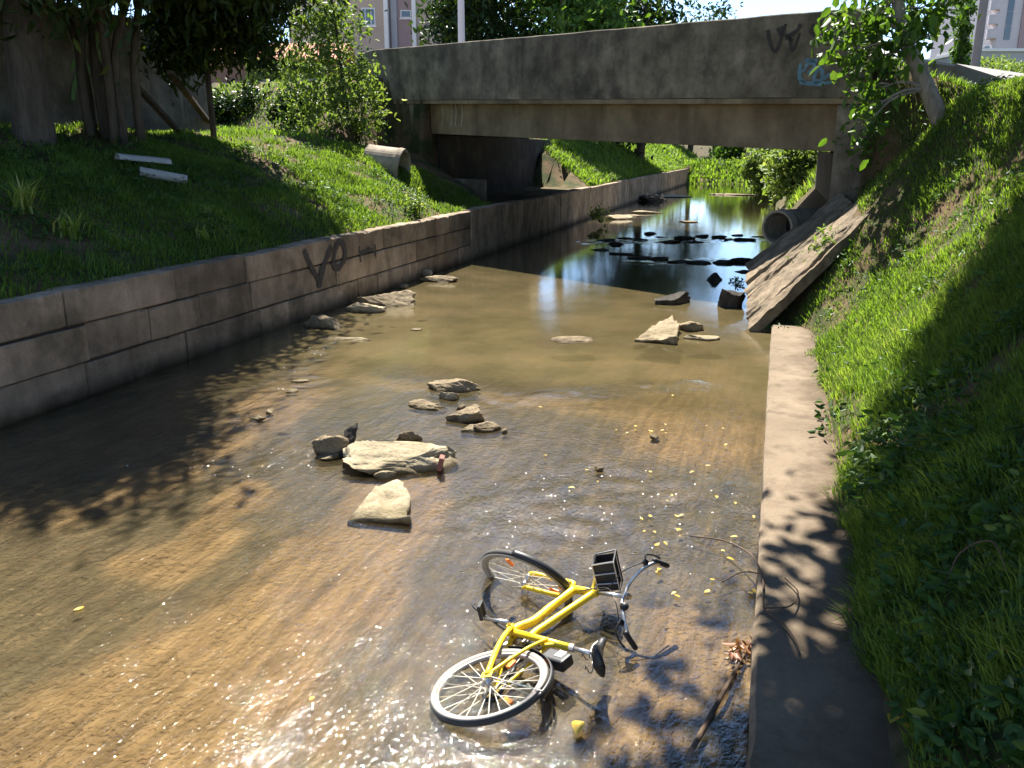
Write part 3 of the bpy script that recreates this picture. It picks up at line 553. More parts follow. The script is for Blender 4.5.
tree('shade_tree', 'broad leafy tree overhanging the right bank and shading the ledge', 'tree', (x, y, z-.1), [V3(x, y, z-.3), V3(x-.3, y+.2, z+2.6), V3(x-1.2, y+.3, z+4.2), V3(x-2.2, y+.2, z+5.6)], [.34, .28, .24, .16], bl, .22, 150000, 'darkleaf', ncl=80, spread=.40, droop=.3, aspect=.6, shell=.15)
# background trees behind the bridge
def bgtree(px, z_, rx, top, label, mat='leaf', nl=9000, ls=.5, name='broadleaf_tree', lo=3.0):
    p = at(px, 150, z_); x, y = p.x, p.y; h = gz(x, y); rr = random.Random(int(px)); bl = []
    for i in range(9):
        zz = h+lo+(top-lo)*i/9+rr.uniform(-.4, .4); q = rx*(1-.55*abs(i/8-.4)); a = rr.uniform(0, 6.3); bl.append(((x+math.cos(a)*q*.55, y+math.sin(a)*q*.5, zz), (q*.62, q*.62, q*.5)))
    return tree(name, label, 'tree', (x, y, h-.1), [V3(x, y, h-.3), V3(x+.1, y, h+lo), V3(x, y, h+top*.85)], [.35, .28, .08], bl, ls, nl, mat, group='trees beyond the bridge', ncl=34, spread=rx*.13, droop=.4)
bgtree(492, 58, 4.6, 13.5, 'broad green tree above the bridge parapet beside the apartment block', 'darkleaf', 9000, .42)
bgtree(560, 54, 4.4, 13, 'broad tree above the middle of the bridge parapet, lighter on its right side', 'leaf', 10000, .4)
bgtree(640, 60, 5.0, 12.5, 'dark dense tree above the parapet next to the open sky', 'darkleaf', 10000, .42)
bgtree(690, 96, 5.5, 15.0, 'low dark tree at the edge of the open sky above the parapet', 'darkleaf', 7000, .42)
bgtree(456, 82, 4.2, 14.5, 'green tree rising at the right corner of the apartment block', 'leaf', 6000, .45)
# far bushes over the water upstream
for px, z_, t_, r, lab, mt in ((801, 36, .9, 1.4, 'bright leafy bush hanging over the water just beyond the bridge', 'paleleaf'), (788, 46, .2, 1.5, 'pale green bush in the middle of the thicket upstream', 'paleleaf'), (768, 62, -1.2, 1.7, 'sunlit bush closing the far end of the stream', 'paleleaf'), (815, 42, 3.0, 2.2, 'green bush high on the right bank beyond the bridge', 'leaf'), (728, 82, -5, 1.8, 'small bush at the far end of the channel wall', 'leaf'), (780, 77, -1, 2.1, 'far bushy mound behind the thicket upstream', 'leaf')):
    p = at(px, 150, z_); s, t = ST_(p.x, p.y); h = max(.0, float(Hh(s, t))) ; x, y = p.x, p.y
    rr = random.Random(px); bl = [((x+rr.uniform(-.8, .8)*r*.7, y+rr.uniform(-.7, .7)*r, h+rr.uniform(.2, 1.1)*r), (r*.55, r*.6, r*.5)) for i in range(7)]
    tree('bush', lab, 'bush', (x, y, h), [V3(x, y, h-.3), V3(x, y, h+r*.5), V3(x+.1, y, h+r)], [.08, .03], bl, (.26*(z_/36)**.5), 2900, mt, group='bushes upstream of the bridge', ncl=30, spread=r*.16, droop=.4)
# right skyline: ivy column, hedge, far shrubs
p = at(958, 80, 30); x, y = p.x, p.y; z = gz(x, y)
tree('column_tree', 'narrow column of creeper-clad tree beside the lamp pole at upper right', 'tree', (x, y, z), [V3(x, y, z-.2), V3(x, y, z+1.5), V3(x, y, z+3.2)], [.14, .1, .05], [((x, y, z+.35+.42*i), (.30-.018*i, .30-.018*i, .36)) for i in range(7)], .13, 3400, 'leaf', ncl=16, spread=.07)
def hedge(name, label, p, q, h, wdt, mat, n, ls):
    root = empty(name, p, label, 'hedge'); k = rng.random(n); zz = rng.random(n); P = np.array(p)[None]*(1-k)[:, None]+np.array(q)[None]*k[:, None]; dirn = (Vector(q)-Vector(p)).normalized(); sd = np.array(dirn.cross(UZ))
    face = rng.integers(0, 3, n); off = np.where(face == 0, -.5, np.where(face == 1, .5, rng.uniform(-.5, .5, n)))*wdt; zz = np.where(face == 2, 1.0, zz)
    P = P+sd[None]*off[:, None]; P[:, 2] += zz*h; P += rng.normal(size=P.shape)*.07
    V, Fq, s_ = leaves(P, ls*rng.uniform(.6, 1.3, n), rng.random(n)*.8+.2*fbm(k*9, zz*4, 7), .55, .1)
    mesh_np('foliage', V-np.array(p), Fq, M[mat], root, attrs={'shade': s_})
    mb = MB()
    for i in range(14):
        b = Vector(p).lerp(Vector(q), (i+.5)/14); mb.tube([b-UZ*.2, b+UZ*h*.5, b+UZ*h*.9+Vector((random.uniform(-.2, .2), 0, 0))], [.04, .012], 5)
    mb.build('stem', M['bark'], root); return root
def topz(px, py, z_): p = at(px, py, z_); return Vector((p.x, p.y, gz(p.x, p.y)))
hedge('hedge', 'clipped yellow-green hedge along the path at the top right', topz(983, 80, 27), topz(1065, 80, 21), .95, .8, 'paleleaf', 7000, .11)
hedge('hedge', 'low far hedge beyond the leaning tree at the top of the right bank', topz(888, 80, 44), topz(955, 80, 40), 1.0, .9, 'leaf', 4000, .17)
hedge('hedge', 'small hedge across the road behind the shrub, below the red roof', topz(248, 80, 46), topz(325, 80, 47), 1.5, 1.2, 'paleleaf', 5000, .2)
# weeds: broad leaves on the near right bank and along the edges
def weeds(n, s0, s1, t0, t1, keep, size, per=9, mat='weed'):
    s, t, X, N_ = tpoints(n, s0, s1, t0, t1, keep); m = len(s); k = np.repeat(np.arange(m), per); sz = size*rng.uniform(.5, 1.4, m)[k]
    a = rng.uniform(0, 2*np.pi, m*per); rad = sz*rng.uniform(.2, 1.3, m*per); P = X[k]+np.stack([np.cos(a)*rad, np.sin(a)*rad, sz*rng.uniform(.3, 2.0, m*per)+.02], 1)
    ori = np.stack([np.cos(a), np.sin(a), .15*np.ones(m*per)], 1)
    V, Fq, s_ = leaves(P, sz*rng.uniform(.7, 1.5, m*per), .4*rng.random(m)[k]+.6*rng.random(m*per), .48, .2, ori); return tag(mesh_np('weeds', V, Fq, M[mat], attrs={'shade': s_}), kind='stuff')
weeds(4600, 1.0, 8, .8, 4.4, lambda s, t: sm(.36, .56, fbm(s*1.1, t*1.1, 71))*edge(s, t), .06)
weeds(900, 8, 18, 0, 4.4, lambda s, t: sm(.45, .6, fbm(s*1.1, t*1.1, 72))*np.where(s < 13.8, edge(s, t), .6), .06)
weeds(1600, 5, 21, -12, -8.02, lambda s, t: sm(.42, .6, fbm(s*1.1, t*1.1, 73)), .055)
weeds(500, 15, 19.5, -.1, 1.0, lambda s, t: .8, .08, 8, 'paleleaf')
def tuft(px, py, n, h, wdt, label, mat='grass', name='grass_tuft', cat='grass tuft'):
    p = onT(px, py, 4); P = np.array(p)+np.c_[rng.normal(size=(n, 2))*.07, np.zeros(n)]; N_ = np.tile([0, 0, 1.], (n, 1))
    o = blades(P-np.array(p), N_, h*rng.uniform(.6, 1.2, n), wdt*rng.uniform(.7, 1.3, n), rng.uniform(.5, 1, n), M[mat], name, .8); o.location = p; return tag(o, label, cat)
tuft(24, 213, 70, .55, .03, 'tall bright grass tuft at the far left of the bank'); tuft(72, 238, 60, .42, .03, 'bright grass tuft above the block wall, right of the tallest tuft'); tuft(206, 240, 26, .3, .03, 'thin grass tuft on the wall edge below the white pipes')
def smallplant(c, r, n, label, mat='leaf', ls=.1):
    root = empty('weed_plant', c, label, 'plant'); mb = MB(); P, k, cc = blobpts((c[0], c[1], c[2]+r*.8), (r, r, r*.8), n, 14, r*.2)
    for q in cc: mb.tube([c, Vector(q)], [.008, .004], 4)
    mb.build('stem', M['leaf'], root); V, Fq, s_ = leaves(P, ls*rng.uniform(.6, 1.3, n), rng.random(n), .55, .2); mesh_np('foliage', V-np.array(c), Fq, M[mat], root, attrs={'shade': s_})
smallplant(onT(413, 214, 10), .3, 160, 'leafy weed on the corner where the left wall meets the bridge', 'paleleaf', .11)
smallplant(W(33.2, -6.6, .12), .34, 150, 'small green plant growing on a stone in the water beyond the bridge', 'paleleaf', .14)
smallplant(onT(735, 300, 12) if False else G(737, 287, .12), .14, 90, 'tiny plant on top of the dark rock beside the slab', 'leaf', .07)
# ------------------------------------------------------------------ walls, buildings and street furniture on the skyline
o = empty('garden_wall', W(12, -14.6, 3), 'old rendered garden wall in deep shade behind the conifers', 'wall')
mb = MB(); rr = random.Random(11); s = 1.0
while s < 20.2: e = min(s+2.6, 20.4); chbox(mb, s, e-.012, -14.8+rr.uniform(-.015, .015), -14.55+rr.uniform(-.012, .012), 2.2, 5.7+rr.uniform(-.03, .03)); s = e
mb.build('wall_panel', M['masonry'], o, bevel=.015)
mb = MB(); chbox(mb, 1, 20.4, -14.85, -14.5, 5.68, 5.78); mb.build('coping', M['masonry'], o, bevel=.02)
def gw(px, py):
    r = ray(px, py); t0 = -14.53; k = t0/(r.x*N2[0]+r.y*N2[1]); p = Vector((0, 0, CH))+r*k; return ST_(p.x, p.y)[0], p.z
mb = MB()
for st in ([(72, 100), (74, 84), (78, 72), (84, 68)], [(70, 72), (76, 60), (86, 64), (88, 74)]): ribbon(mb, [gw(*p) for p in st], .09, W(0, -14.53, 0), DV, UZ, NV, .02)
mb.build('graffiti', M['greenink'], o)
M['oldwood'] = bark('old_wood', (.03, .024, .018), (.12, .095, .07))
def plank(a, b, r, label):
    mb = MB(); a, b = Vector(a), Vector(b); q = (b-a).to_track_quat('Z', 'Y').to_matrix(); mb.box((a+b)/2, (r*2, r*1.2, (b-a).length), q); tag(mb.build('wooden_post', M['oldwood'], bevel=.01), label, 'post')
plank(onT(216, 132, 6)+UZ*.0, at(170, 72, 17.6), .07, 'dark timber post leaning against the garden wall, right-hand one')
plank(onT(181, 134, 6)+UZ*.0, at(136, 86, 17.8), .07, 'dark timber post leaning against the garden wall, nearer the conifer stems')
# white pipes on the left bank
M['pvc'] = plain('dirty_pvc', (.34, .33, .30), .5, var=.35, bs=20)
def lowpipe(a, b, r, half, label, name, cat):
    a, b = Vector(a), Vector(b); ax = (b-a).normalized(); u = ax.cross(UZ).normalized(); v = u.cross(ax); mb = MB(); n = 18; vs = []
    for q, rr_ in ((a, r), (b, r), (b, r*.86), (a, r*.86)):
        for k in range(n+1): an = math.pi*(k/n if half else 2*k/n); vs.append(q+(u*math.cos(an)+v*math.sin(an))*rr_)
    m = n+1; fs = [(i*m+k, i*m+k+1, ((i+1) % 4)*m+k+1, ((i+1) % 4)*m+k) for i in range(4) for k in range(n)]
    if half: fs += [(0, m, 2*m, 3*m), (n, n+m, n+2*m, n+3*m)]
    mb.add(vs, fs); return tag(mb.build(name, M['pvc']), label, cat)
p1, p2 = onT(118, 166, 6), onT(170, 172, 6); lowpipe(p1+UZ*.1, p2+UZ*.13, .10, True, 'dirty white half-round gutter length lying on the left bank, upper of the two', 'gutter_length', 'gutter')
p1, p2 = onT(140, 177, 6), onT(187, 186, 6); lowpipe(p1+UZ*.08, p2+UZ*.10, .085, False, 'short white plastic pipe with an open end on the left bank, below the gutter length', 'plastic_pipe', 'pipe')
# buildings
M['beige'] = plain('beige_render', (.46, .36, .28), .9, var=.12, bs=3, bd=.004); M['mauve'] = plain('mauve_render', (.36, .26, .25), .9, var=.12, bs=3, bd=.004)
M['white'] = plain('white_paint', (.75, .72, .68), .6, var=.1, bs=8); M['glass'] = plain('window_glass', (.06, .08, .10), .08, var=.1, spec=.8); M['shutter'] = plain('grey_shutter', (.45, .46, .5), .6, var=.1)
M['tile'] = plain('roof_tile', (.42, .15, .075), .85, var=.5, bs=14, bd=.02); M['brownwall'] = plain('brown_wall', (.17, .10, .075), .9, var=.3); M['grey'] = plain('grey_render', (.40, .39, .40), .9, var=.15, bs=3); M['steel'] = plain('pole_steel', (.17, .15, .15), .6, var=.3, bs=10)
M['lilac'] = plain('pale_lilac_render', (.56, .50, .50), .9, var=.1, bs=3)
Z0 = 74; mz = Z0/F
def X_(px, z_=Z0): return (px-512)/F*z_
def Zt(py, z_): return at(512, py, z_).z
Yb = at(512, 20, Z0).y
bd = empty('apartment_building', (X_(360), Yb+5, 5), 'beige apartment block with a recessed mauve stair bay between white strips', 'building')
def bxx(x0, x1, z0, z1, y0, y1): return MB().box(((x0+x1)/2, (y0+y1)/2, (z0+z1)/2), (x1-x0, y1-y0, z1-z0))
bxx(X_(288), X_(385), 3, 22, Yb, Yb+11).build('wall', M['beige'], bd); bxx(X_(385)+.02, X_(416), 3, 22, Yb+.8, Yb+10).build('stair_bay', M['mauve'], bd); bxx(X_(416)+.02, X_(440), 3, 22, Yb+.1, Yb+11).build('wall', M['beige'], bd)
bxx(X_(384), X_(388), 3, 22, Yb-.18, Yb+.7).build('pilaster', M['white'], bd); bxx(X_(412), X_(416), 3, 22, Yb-.18, Yb+.7).build('pilaster', M['white'], bd)
bxx(X_(390), X_(396), 3, 22, Yb+.6, Yb+.79).build('drain_strip', M['grey'], bd)
def window(cx, cy, w_, h_, y0, par_, mt='glass', sh=True):
    zc = Zt(cy, Z0); f = bxx(cx-w_/2-.1, cx+w_/2+.1, zc-h_/2-.1, zc+h_/2+.1, y0-.06, y0+.02).build('window', M['white'], par_); bxx(cx-w_/2, cx+w_/2, zc-h_/2, zc+h_/2, y0-.085, y0-.063).build('pane', M[mt], f)
    if sh:
        for k in (-.25, .25): bxx(cx+k*w_-.06*w_, cx+k*w_+.06*w_, zc-h_/2, zc+h_/2, y0-.11, y0-.088).build('shutter', M['shutter'], f)
    bxx(cx-w_/2-.2, cx+w_/2+.2, zc-h_/2-.22, zc-h_/2-.1, y0-.14, y0).build('sill', M['white'], f)
window(X_(368.5), 17, 1.0, 1.25, Yb, bd); window(X_(336), 17, 1.0, 1.25, Yb, bd); window(X_(310), 17, 1.0, 1.25, Yb, bd); window(X_(368.5), -28, 1.0, 1.25, Yb, bd); window(X_(336), -28, 1.0, 1.25, Yb, bd); window(X_(310), -28, 1.0, 1.25, Yb, bd); window(X_(405), 13, .75, .45, Yb+.8, bd, sh=False)
# red-roofed house
hz = 58; hx0, hx1 = (198-512)/F*hz, (345-512)/F*hz; hy = at(512, 60, hz).y; e = Zt(62, hz); rg = Zt(40, hz)
hs = empty('house', ((hx0+hx1)/2, hy+3, 5), 'low brown house under a red tiled roof across the road', 'house')
bxx(hx0+.5, hx1-.5, 3.5, e-.02, hy, hy+6).build('wall', M['brownwall'], hs)
mb = MB(); n = 40
for k in range(n):
    a, b = hx0+(hx1-hx0)*k/n, hx0+(hx1-hx0)*(k+1)/n-.06; mb.hexa([V3(a, hy-.6, e-.08), V3(b, hy-.6, e-.08), V3(b, hy+3, rg-.08), V3(a, hy+3, rg-.08), V3(a, hy-.6, e+.1), V3(b, hy-.6, e+.1), V3(b, hy+3, rg+.1), V3(a, hy+3, rg+.1)]); mb.hexa([V3(a, hy+3.02, rg-.08), V3(b, hy+3.02, rg-.08), V3(b, hy+6.6, e-.08), V3(a, hy+6.6, e-.08), V3(a, hy+3.02, rg+.1), V3(b, hy+3.02, rg+.1), V3(b, hy+6.6, e+.1), V3(a, hy+6.6, e+.1)])
mb.build('roof', M['tile'], hs, bevel=.04)
# white parked car glimpsed between the trees: only its bonnet and front wing show
# pale post behind the parapet
p = at(461.5, 38, 44); q = at(461.5, -40, 44); z = gz(p.x, p.y)
mb = MB(); mb.tube([V3(p.x, p.y, z-.2), V3(p.x, p.y, z+9)], [.2, .16], 12); mb.box((p.x, p.y, z+8.7), (1.8, .12, .12)); tag(mb.build('utility_pole', M['lilac'], smooth=False), 'pale concrete utility pole rising behind the left half of the parapet', 'pole')
p = topz(973, 82, 25); mb = MB(); mb.tube([p-UZ*.2, p+UZ*8], [.125, .11], 14); r_ = empty('lamp_pole', p, 'dark steel pole standing on the grass at the top right', 'pole'); mb.build('shaft', M['steel'], r_); MB().tube([p-UZ*.02, p+UZ*.05], .2, 14).build('base_flange', M['steel'], r_); MB().tube([p+UZ*2.55, p+UZ*2.6], .135, 14).build('band', M['white'], r_)
# path with kerb stone strip at the top of the right bank
a_, b_ = topz(928, 80, 25), topz(1040, 98, 16.5); d_ = (b_-a_).normalized(); sd_ = d_.cross(UZ).normalized()
mb = MB(); N_ = 30
for i in range(N_):
    p = a_.lerp(b_, i/N_); q = a_.lerp(b_, (i+.985)/N_); p.z = gz(p.x, p.y); q.z = gz(q.x, q.y)
    mb.hexa([p-UZ*.1, q-UZ*.1, q-UZ*.1-sd_*.16, p-UZ*.1-sd_*.16, p+UZ*.13, q+UZ*.13, q+UZ*.13-sd_*.16, p+UZ*.13-sd_*.16])
tag(mb.build('kerb', M['ledge'], bevel=.01), 'narrow concrete kerb along the top of the right bank below the hedge', 'kerb')
# grey low building and tall block on the right skyline
lz = 52; ly = at(512, 60, lz).y; Xl = lambda px: (px-512)/F*lz; Zl = lambda py: at(512, py, lz).z
lb = empty('low_building', (Xl(1000), ly+3, 5), 'low grey flat-roofed building behind the hedge at the top right', 'building')
bxx(Xl(972), Xl(1070), 4, Zl(52), ly, ly+8).build('wall', M['grey'], lb); bxx(Xl(970), Xl(1072), Zl(52)+.01, Zl(49), ly-.2, ly+8.2).build('roof_edge', M['white'], lb); bxx(Xl(974), Xl(998), Zl(49)+.02, Zl(44), ly+1, ly+5).build('roof_room', M['grey'], lb)
for px in (978, 986, 994): bxx(Xl(px)-.15, Xl(px)+.15, Zl(48), Zl(45), ly+.95, ly+.99).build('window', M['glass'], lb)
tz = 85; ty = at(512, 20, tz).y; Xt = lambda px: (px-512)/F*tz; Zq = lambda py: at(512, py, tz).z
tb = empty('tower_block', (Xt(1030), ty+5, 5), 'pale lilac tower block with round balconies at the top right corner', 'building')
bxx(Xt(999), Xt(1080), 4, 30, ty, ty+14).build('wall', M['lilac'], tb); bxx(Xt(1021), Xt(1030), 4, 30, ty-.15, ty-.01).build('recess_strip', M['mauve'], tb)
for i, py in enumerate((33, 19, 5, -9, -23)):
    mb = MB(); zz = Zq(py); mb.tube([V3(Xt(998), ty+.6, zz-.45), V3(Xt(998), ty+.6, zz+.45)], .62, 20); bb = mb.build('balcony', M['lilac'], tb)
    bxx(Xt(1006), Xt(1012), zz-.6, zz+.7, ty-.06, ty-.02).build('window', M['glass'], tb)
# far white wall glimpsed behind the leaning tree
fz = 60; fy = at(512, 60, fz).y; fb = empty('distant_house', ((885-512)/F*fz, fy+2, 5), 'distant pale house half hidden by the leaning tree', 'house')
x0, x1 = (872-512)/F*fz, (900-512)/F*fz; zt = at(512, 56, fz).z; bxx(x0, x1, 4, zt, fy, fy+6).build('wall', M['lilac'], fb)
MB().add([V3(x0-.3, fy-.3, zt), V3(x1+.3, fy-.3, zt), V3(x1+.3, fy+6.3, zt), V3(x0-.3, fy+6.3, zt), V3(x0-.3, fy+3, zt+.9), V3(x1+.3, fy+3, zt+.9)], [(0, 1, 5, 4), (2, 3, 4, 5), (0, 4, 3), (1, 2, 5), (0, 3, 2, 1)]).build('roof', M['grey'], fb)
# ------------------------------------------------------------------ stones
def rock(dim, sd, cuts=9, pw=.75, amp=.10, sub=5):
    bm = bmesh.new(); bmesh.ops.create_icosphere(bm, subdivisions=sub, radius=1); V = np.array([v.co[:] for v in bm.verts]); Fc = np.array([[v.index for v in f.verts] for f in bm.faces]); bm.free()
    r_ = np.random.default_rng(sd); V = np.sign(V)*np.abs(V)**pw
    for i in range(cuts):
        n_ = r_.normal(size=3); n_ /= np.linalg.norm(n_); d = r_.uniform(.5, .85); q = V@n_-d; V -= np.where(q > 0, q, 0)[:, None]*n_[None]
    k = 3.2; nz = fbm(V[:, 0]*k+sd, V[:, 1]*k+V[:, 2]*k*1.3, sd, 3)-.5; n2 = fbm(V[:, 0]*9+V[:, 2]*6, V[:, 1]*9-V[:, 2]*7, sd+5, 4)-.5
    V = V*(1+amp*2.4*nz+amp*1.5*n2)[:, None]; return V*np.array(dim)[None]*.5, Fc
def stone(px, py, w_, h_, label, mat='stone', name='stone', cat='stone', dp=None, tilt=(0, 0), rz=None, sd=None, zoff=None, pw=.75, cuts=9, base=0.0):
    sd = sd or int(px*7+py*3) % 9973; p = G(px, py, base); dist = (p-cam.location).length; k = dist/F; wm = w_*k; el = math.asin((CH-base)/dist)
    dpm = dp or wm*.7; hm = max(.05, (h_*k-dpm*math.sin(el)*.8)/math.cos(el)) if zoff is None else zoff
    V, Fc = rock((wm*1.12, dpm, hm*2.0), sd, cuts, pw); o = mesh_np(name, V, None, M[mat], F3=Fc, smooth=True); o.location = p+Vector((0, 0, hm*.08)); rr = random.Random(sd)
    o.rotation_euler = (R(tilt[0]), R(tilt[1]), rz if rz is not None else rr.uniform(-.4, .4)); return tag(o, label, cat)
bs = stone(397, 464, 98, 34, 'big flat pale lump of broken concrete in midstream, biggest stone in the water', 'chunk', 'concrete_lump', 'concrete lump', dp=.62, zoff=.17, pw=.5, cuts=12, sd=9, rz=-.06)
M['brick'] = plain('red_brick', (.20, .085, .06), .9, var=.4, bs=20, bd=.004)
mb = MB(); q = G(441, 470); mb.box(q+V3(0, 0, .07), (.05, .12, .13), Matrix.Rotation(.25, 3, 'Y')); tag(mb.build('brick', M['brick'], bevel=.012), 'broken red brick against the right end of the big concrete lump', 'brick')
def flatslab(px, label, pts, th, tilt, mat='chunk', name='concrete_piece', cat='concrete piece', base=.05):
    P = [G(a, b, base) for a, b in pts]; c = sum(P, Vector())/len(P); n = len(P); bm = bmesh.new(); top = [bm.verts.new(p-c) for p in P]; bot = [bm.verts.new(p-c-UZ*th) for p in P]
    bm.faces.new(top); bm.faces.new(bot[::-1]); [bm.faces.new((top[i], bot[i], bot[(i+1) % n], top[(i+1) % n])) for i in range(n)]
    bmesh.ops.recalc_face_normals(bm, faces=bm.faces); bmesh.ops.bevel(bm, geom=bm.edges[:], offset=.012, segments=1, affect='EDGES'); bmesh.ops.triangulate(bm, faces=bm.faces); bmesh.ops.subdivide_edges(bm, edges=bm.edges[:], cuts=5, use_grid_fill=True)
    for v in bm.verts: k = .05*(float(vn(v.co.x*7+px, v.co.y*9+v.co.z*8, 3))-.5)+.022*(float(vn(v.co.x*26, v.co.y*30+v.co.z*20, 4))-.5); v.co += Vector((k, k*.7, k*1.4))
    me = bpy.data.meshes.new(name); bm.to_mesh(me); bm.free(); me.materials.append(M[mat]); me.polygons.foreach_set('use_smooth', [True]*len(me.polygons)); o = bpy.data.objects.new(name, me); sc.collection.objects.link(o); o.location = c; o.rotation_euler = (R(tilt[0]), R(tilt[1]), 0); return tag(o, label, cat)
flatslab(1, 'flat triangular tan concrete piece just in front of the big lump', [(349, 512), (377, 484), (401, 483), (410, 498), (409, 517)], .14, (4, -3), base=.07)
stone(385, 477, 20, 9, 'small white stone tucked under the front of the big lump', 'chunk', dp=.1, zoff=.05)
stone(409, 440, 23, 11, 'small brown stone standing behind the big lump', 'stone', dp=.1, zoff=.1)
stone(333, 453, 36, 30, 'pointed stone left of the big lump with a slate leaning on it', 'stone', dp=.25, zoff=.17, sd=12)
flatslab(2, 'thin dark slate sticking up from the pointed stone', [(340, 446), (345, 437), (357, 434), (355, 440), (349, 450)], .05, (50, 10), 'darkstone', 'slate', 'slate', base=.12)
stone(327, 458, 22, 8, 'flat yellowish stone in front of the pointed stone', 'chunk', dp=.15, zoff=.04)
stone(452, 390, 50, 13, 'long rounded stone, farthest of the midstream group', 'stone', dp=.28, zoff=.13, tilt=(0, 5), rz=-.15)
stone(449, 398, 18, 11, 'round pinkish stone between the two long midstream stones', 'chunk', dp=.17, zoff=.1)
stone(427, 407, 38, 9, 'low flat stone at the left of the midstream group', 'stone', dp=.3, zoff=.06)
stone(466, 420, 36, 17, 'dark-sided rounded stone at the right of the midstream group', 'stone', dp=.3, zoff=.16)
stone(471, 430, 20, 9, 'small tan stone in front of the dark-sided rounded stone', 'chunk', dp=.15, zoff=.06)
stone(488, 429, 28, 11, 'jagged low stone at the right end of the midstream group', 'stone', dp=.2, zoff=.07)
stone(461, 409, 9, 5, 'pebble between the rounded stones of the midstream group', 'stone', dp=.07, zoff=.05)
o = stone(388, 304, 60, 24, 'large slab-like boulder tipped up beside the left wall', 'stone', dp=.8, zoff=.26, tilt=(6, 10), sd=44, pw=.6, cuts=6, rz=-.25)
stone(366, 311, 34, 15, 'squat tan stone in front of the tipped-up boulder', 'chunk', dp=.4, zoff=.15)
stone(326, 327, 44, 14, 'long log-shaped stone nearest the block wall', 'stone', dp=.3, zoff=.16, tilt=(0, 8), rz=-.3)
stone(343, 339, 48, 6, 'barely emerging strip of stone below the log-shaped stone', 'chunk', dp=.25, zoff=.03)
stone(438, 281, 38, 11, 'low rubble heap at the corner where the wall meets the bridge shadow', 'stone', dp=.5, zoff=.13); stone(428, 277, 12, 8, 'small stone behind the low rubble heap by the wall', 'chunk', dp=.25, zoff=.18)
stone(404, 288, 14, 5, 'small stone between the rubble heap and the tipped-up boulder', 'stone', dp=.2, zoff=.08)
flatslab(3, 'tilted wedge of concrete on the right of the stream, left of its rounder neighbours', [(633, 336), (652, 324), (672, 318), (679, 327), (676, 339)], .12, (0, -8), 'stone', base=.09)
stone(688, 330, 26, 13, 'tan stone between the tilted wedge and the round pitted stone', 'stone', dp=.35, zoff=.13); stone(702, 339, 30, 12, 'round pale pitted stone in front of the tilted wedge', 'chunk', dp=.4, zoff=.08)
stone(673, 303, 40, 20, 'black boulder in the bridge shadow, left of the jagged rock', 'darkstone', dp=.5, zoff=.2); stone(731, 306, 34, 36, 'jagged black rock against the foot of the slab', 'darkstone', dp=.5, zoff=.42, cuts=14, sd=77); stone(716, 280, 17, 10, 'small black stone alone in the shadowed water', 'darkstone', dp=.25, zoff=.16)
for i, (px, py, w_, h_) in enumerate(((742, 262, 22, 12), (722, 263, 24, 9), (700, 263, 26, 8), (680, 262, 22, 6), (660, 259, 26, 6), (640, 258, 22, 5), (742, 272, 14, 5), (620, 254, 26, 5), (600, 250, 24, 5))): stone(px, py, w_, h_, 'black stone standing in for a dark ripple line under the bridge', 'darkstone', dp=.35, zoff=.05*h_/6).__setitem__('group', 'stones drawing ripple lines in the bridge shadow')  # dark reflections in the ripples, put in as black stones
for i, px in enumerate(range(592, 765, 11)): stone(px+(i*5 % 7), 239+((i*7) % 5)*1.6-3-(px-592)*.004+2*math.sin(i*.9), 9+(i*11) % 13, 4, 'dark stone standing in for the dark ripple line across the stream beneath the bridge', 'darkstone', dp=.3+.1*((i*3) % 4), zoff=.03+.03*((i*7) % 3)).__setitem__('group', 'stones drawing a ripple line across the stream')  # farther ripple line, its dark reflection likewise built from added stones
stone(620, 219, 26, 11, 'pale stone with a small green plant on it beyond the bridge', 'chunk', dp=.8, zoff=.16); stone(645, 213, 34, 6, 'sandy stone bar beside the plant stone', 'chunk', dp=.7, zoff=.1); stone(632, 216, 18, 4, 'low stone joining the plant stone to the sandy bar', 'stone', dp=.6, zoff=.06)
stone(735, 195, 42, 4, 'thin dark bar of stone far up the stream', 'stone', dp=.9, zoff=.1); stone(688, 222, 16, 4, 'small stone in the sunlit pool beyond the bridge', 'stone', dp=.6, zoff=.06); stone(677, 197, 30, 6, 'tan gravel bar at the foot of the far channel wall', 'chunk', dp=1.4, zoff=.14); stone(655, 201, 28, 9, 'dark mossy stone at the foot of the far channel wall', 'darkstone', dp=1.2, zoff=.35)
stone(572, 340, 44, 9, 'rusty tan stone just breaking the surface in the middle of the pool', 'stone', dp=.5, zoff=.025)
for px, py, w_, lab in ((300, 382, 16, 'small light stone in the riffle by the shadow of the left wall'), (292, 391, 10, 'pebble on the near side of the left riffle'), (258, 418, 18, 'flat stone among foam near the left shadow'), (270, 412, 10, 'pebble behind the flat foam stone'), (415, 330, 12, 'tiny stone in the greenish pool'), (655, 437, 9, 'tiny pebble in the smooth brown water near the ledge'), (505, 432, 7, 'pebble just right of the midstream group'), (600, 470, 8, 'pebble in the sparkling riffle above the bicycle')): stone(px, py, w_, 5, lab, 'chunk' if w_ > 9 else 'stone', dp=.12, zoff=.03)
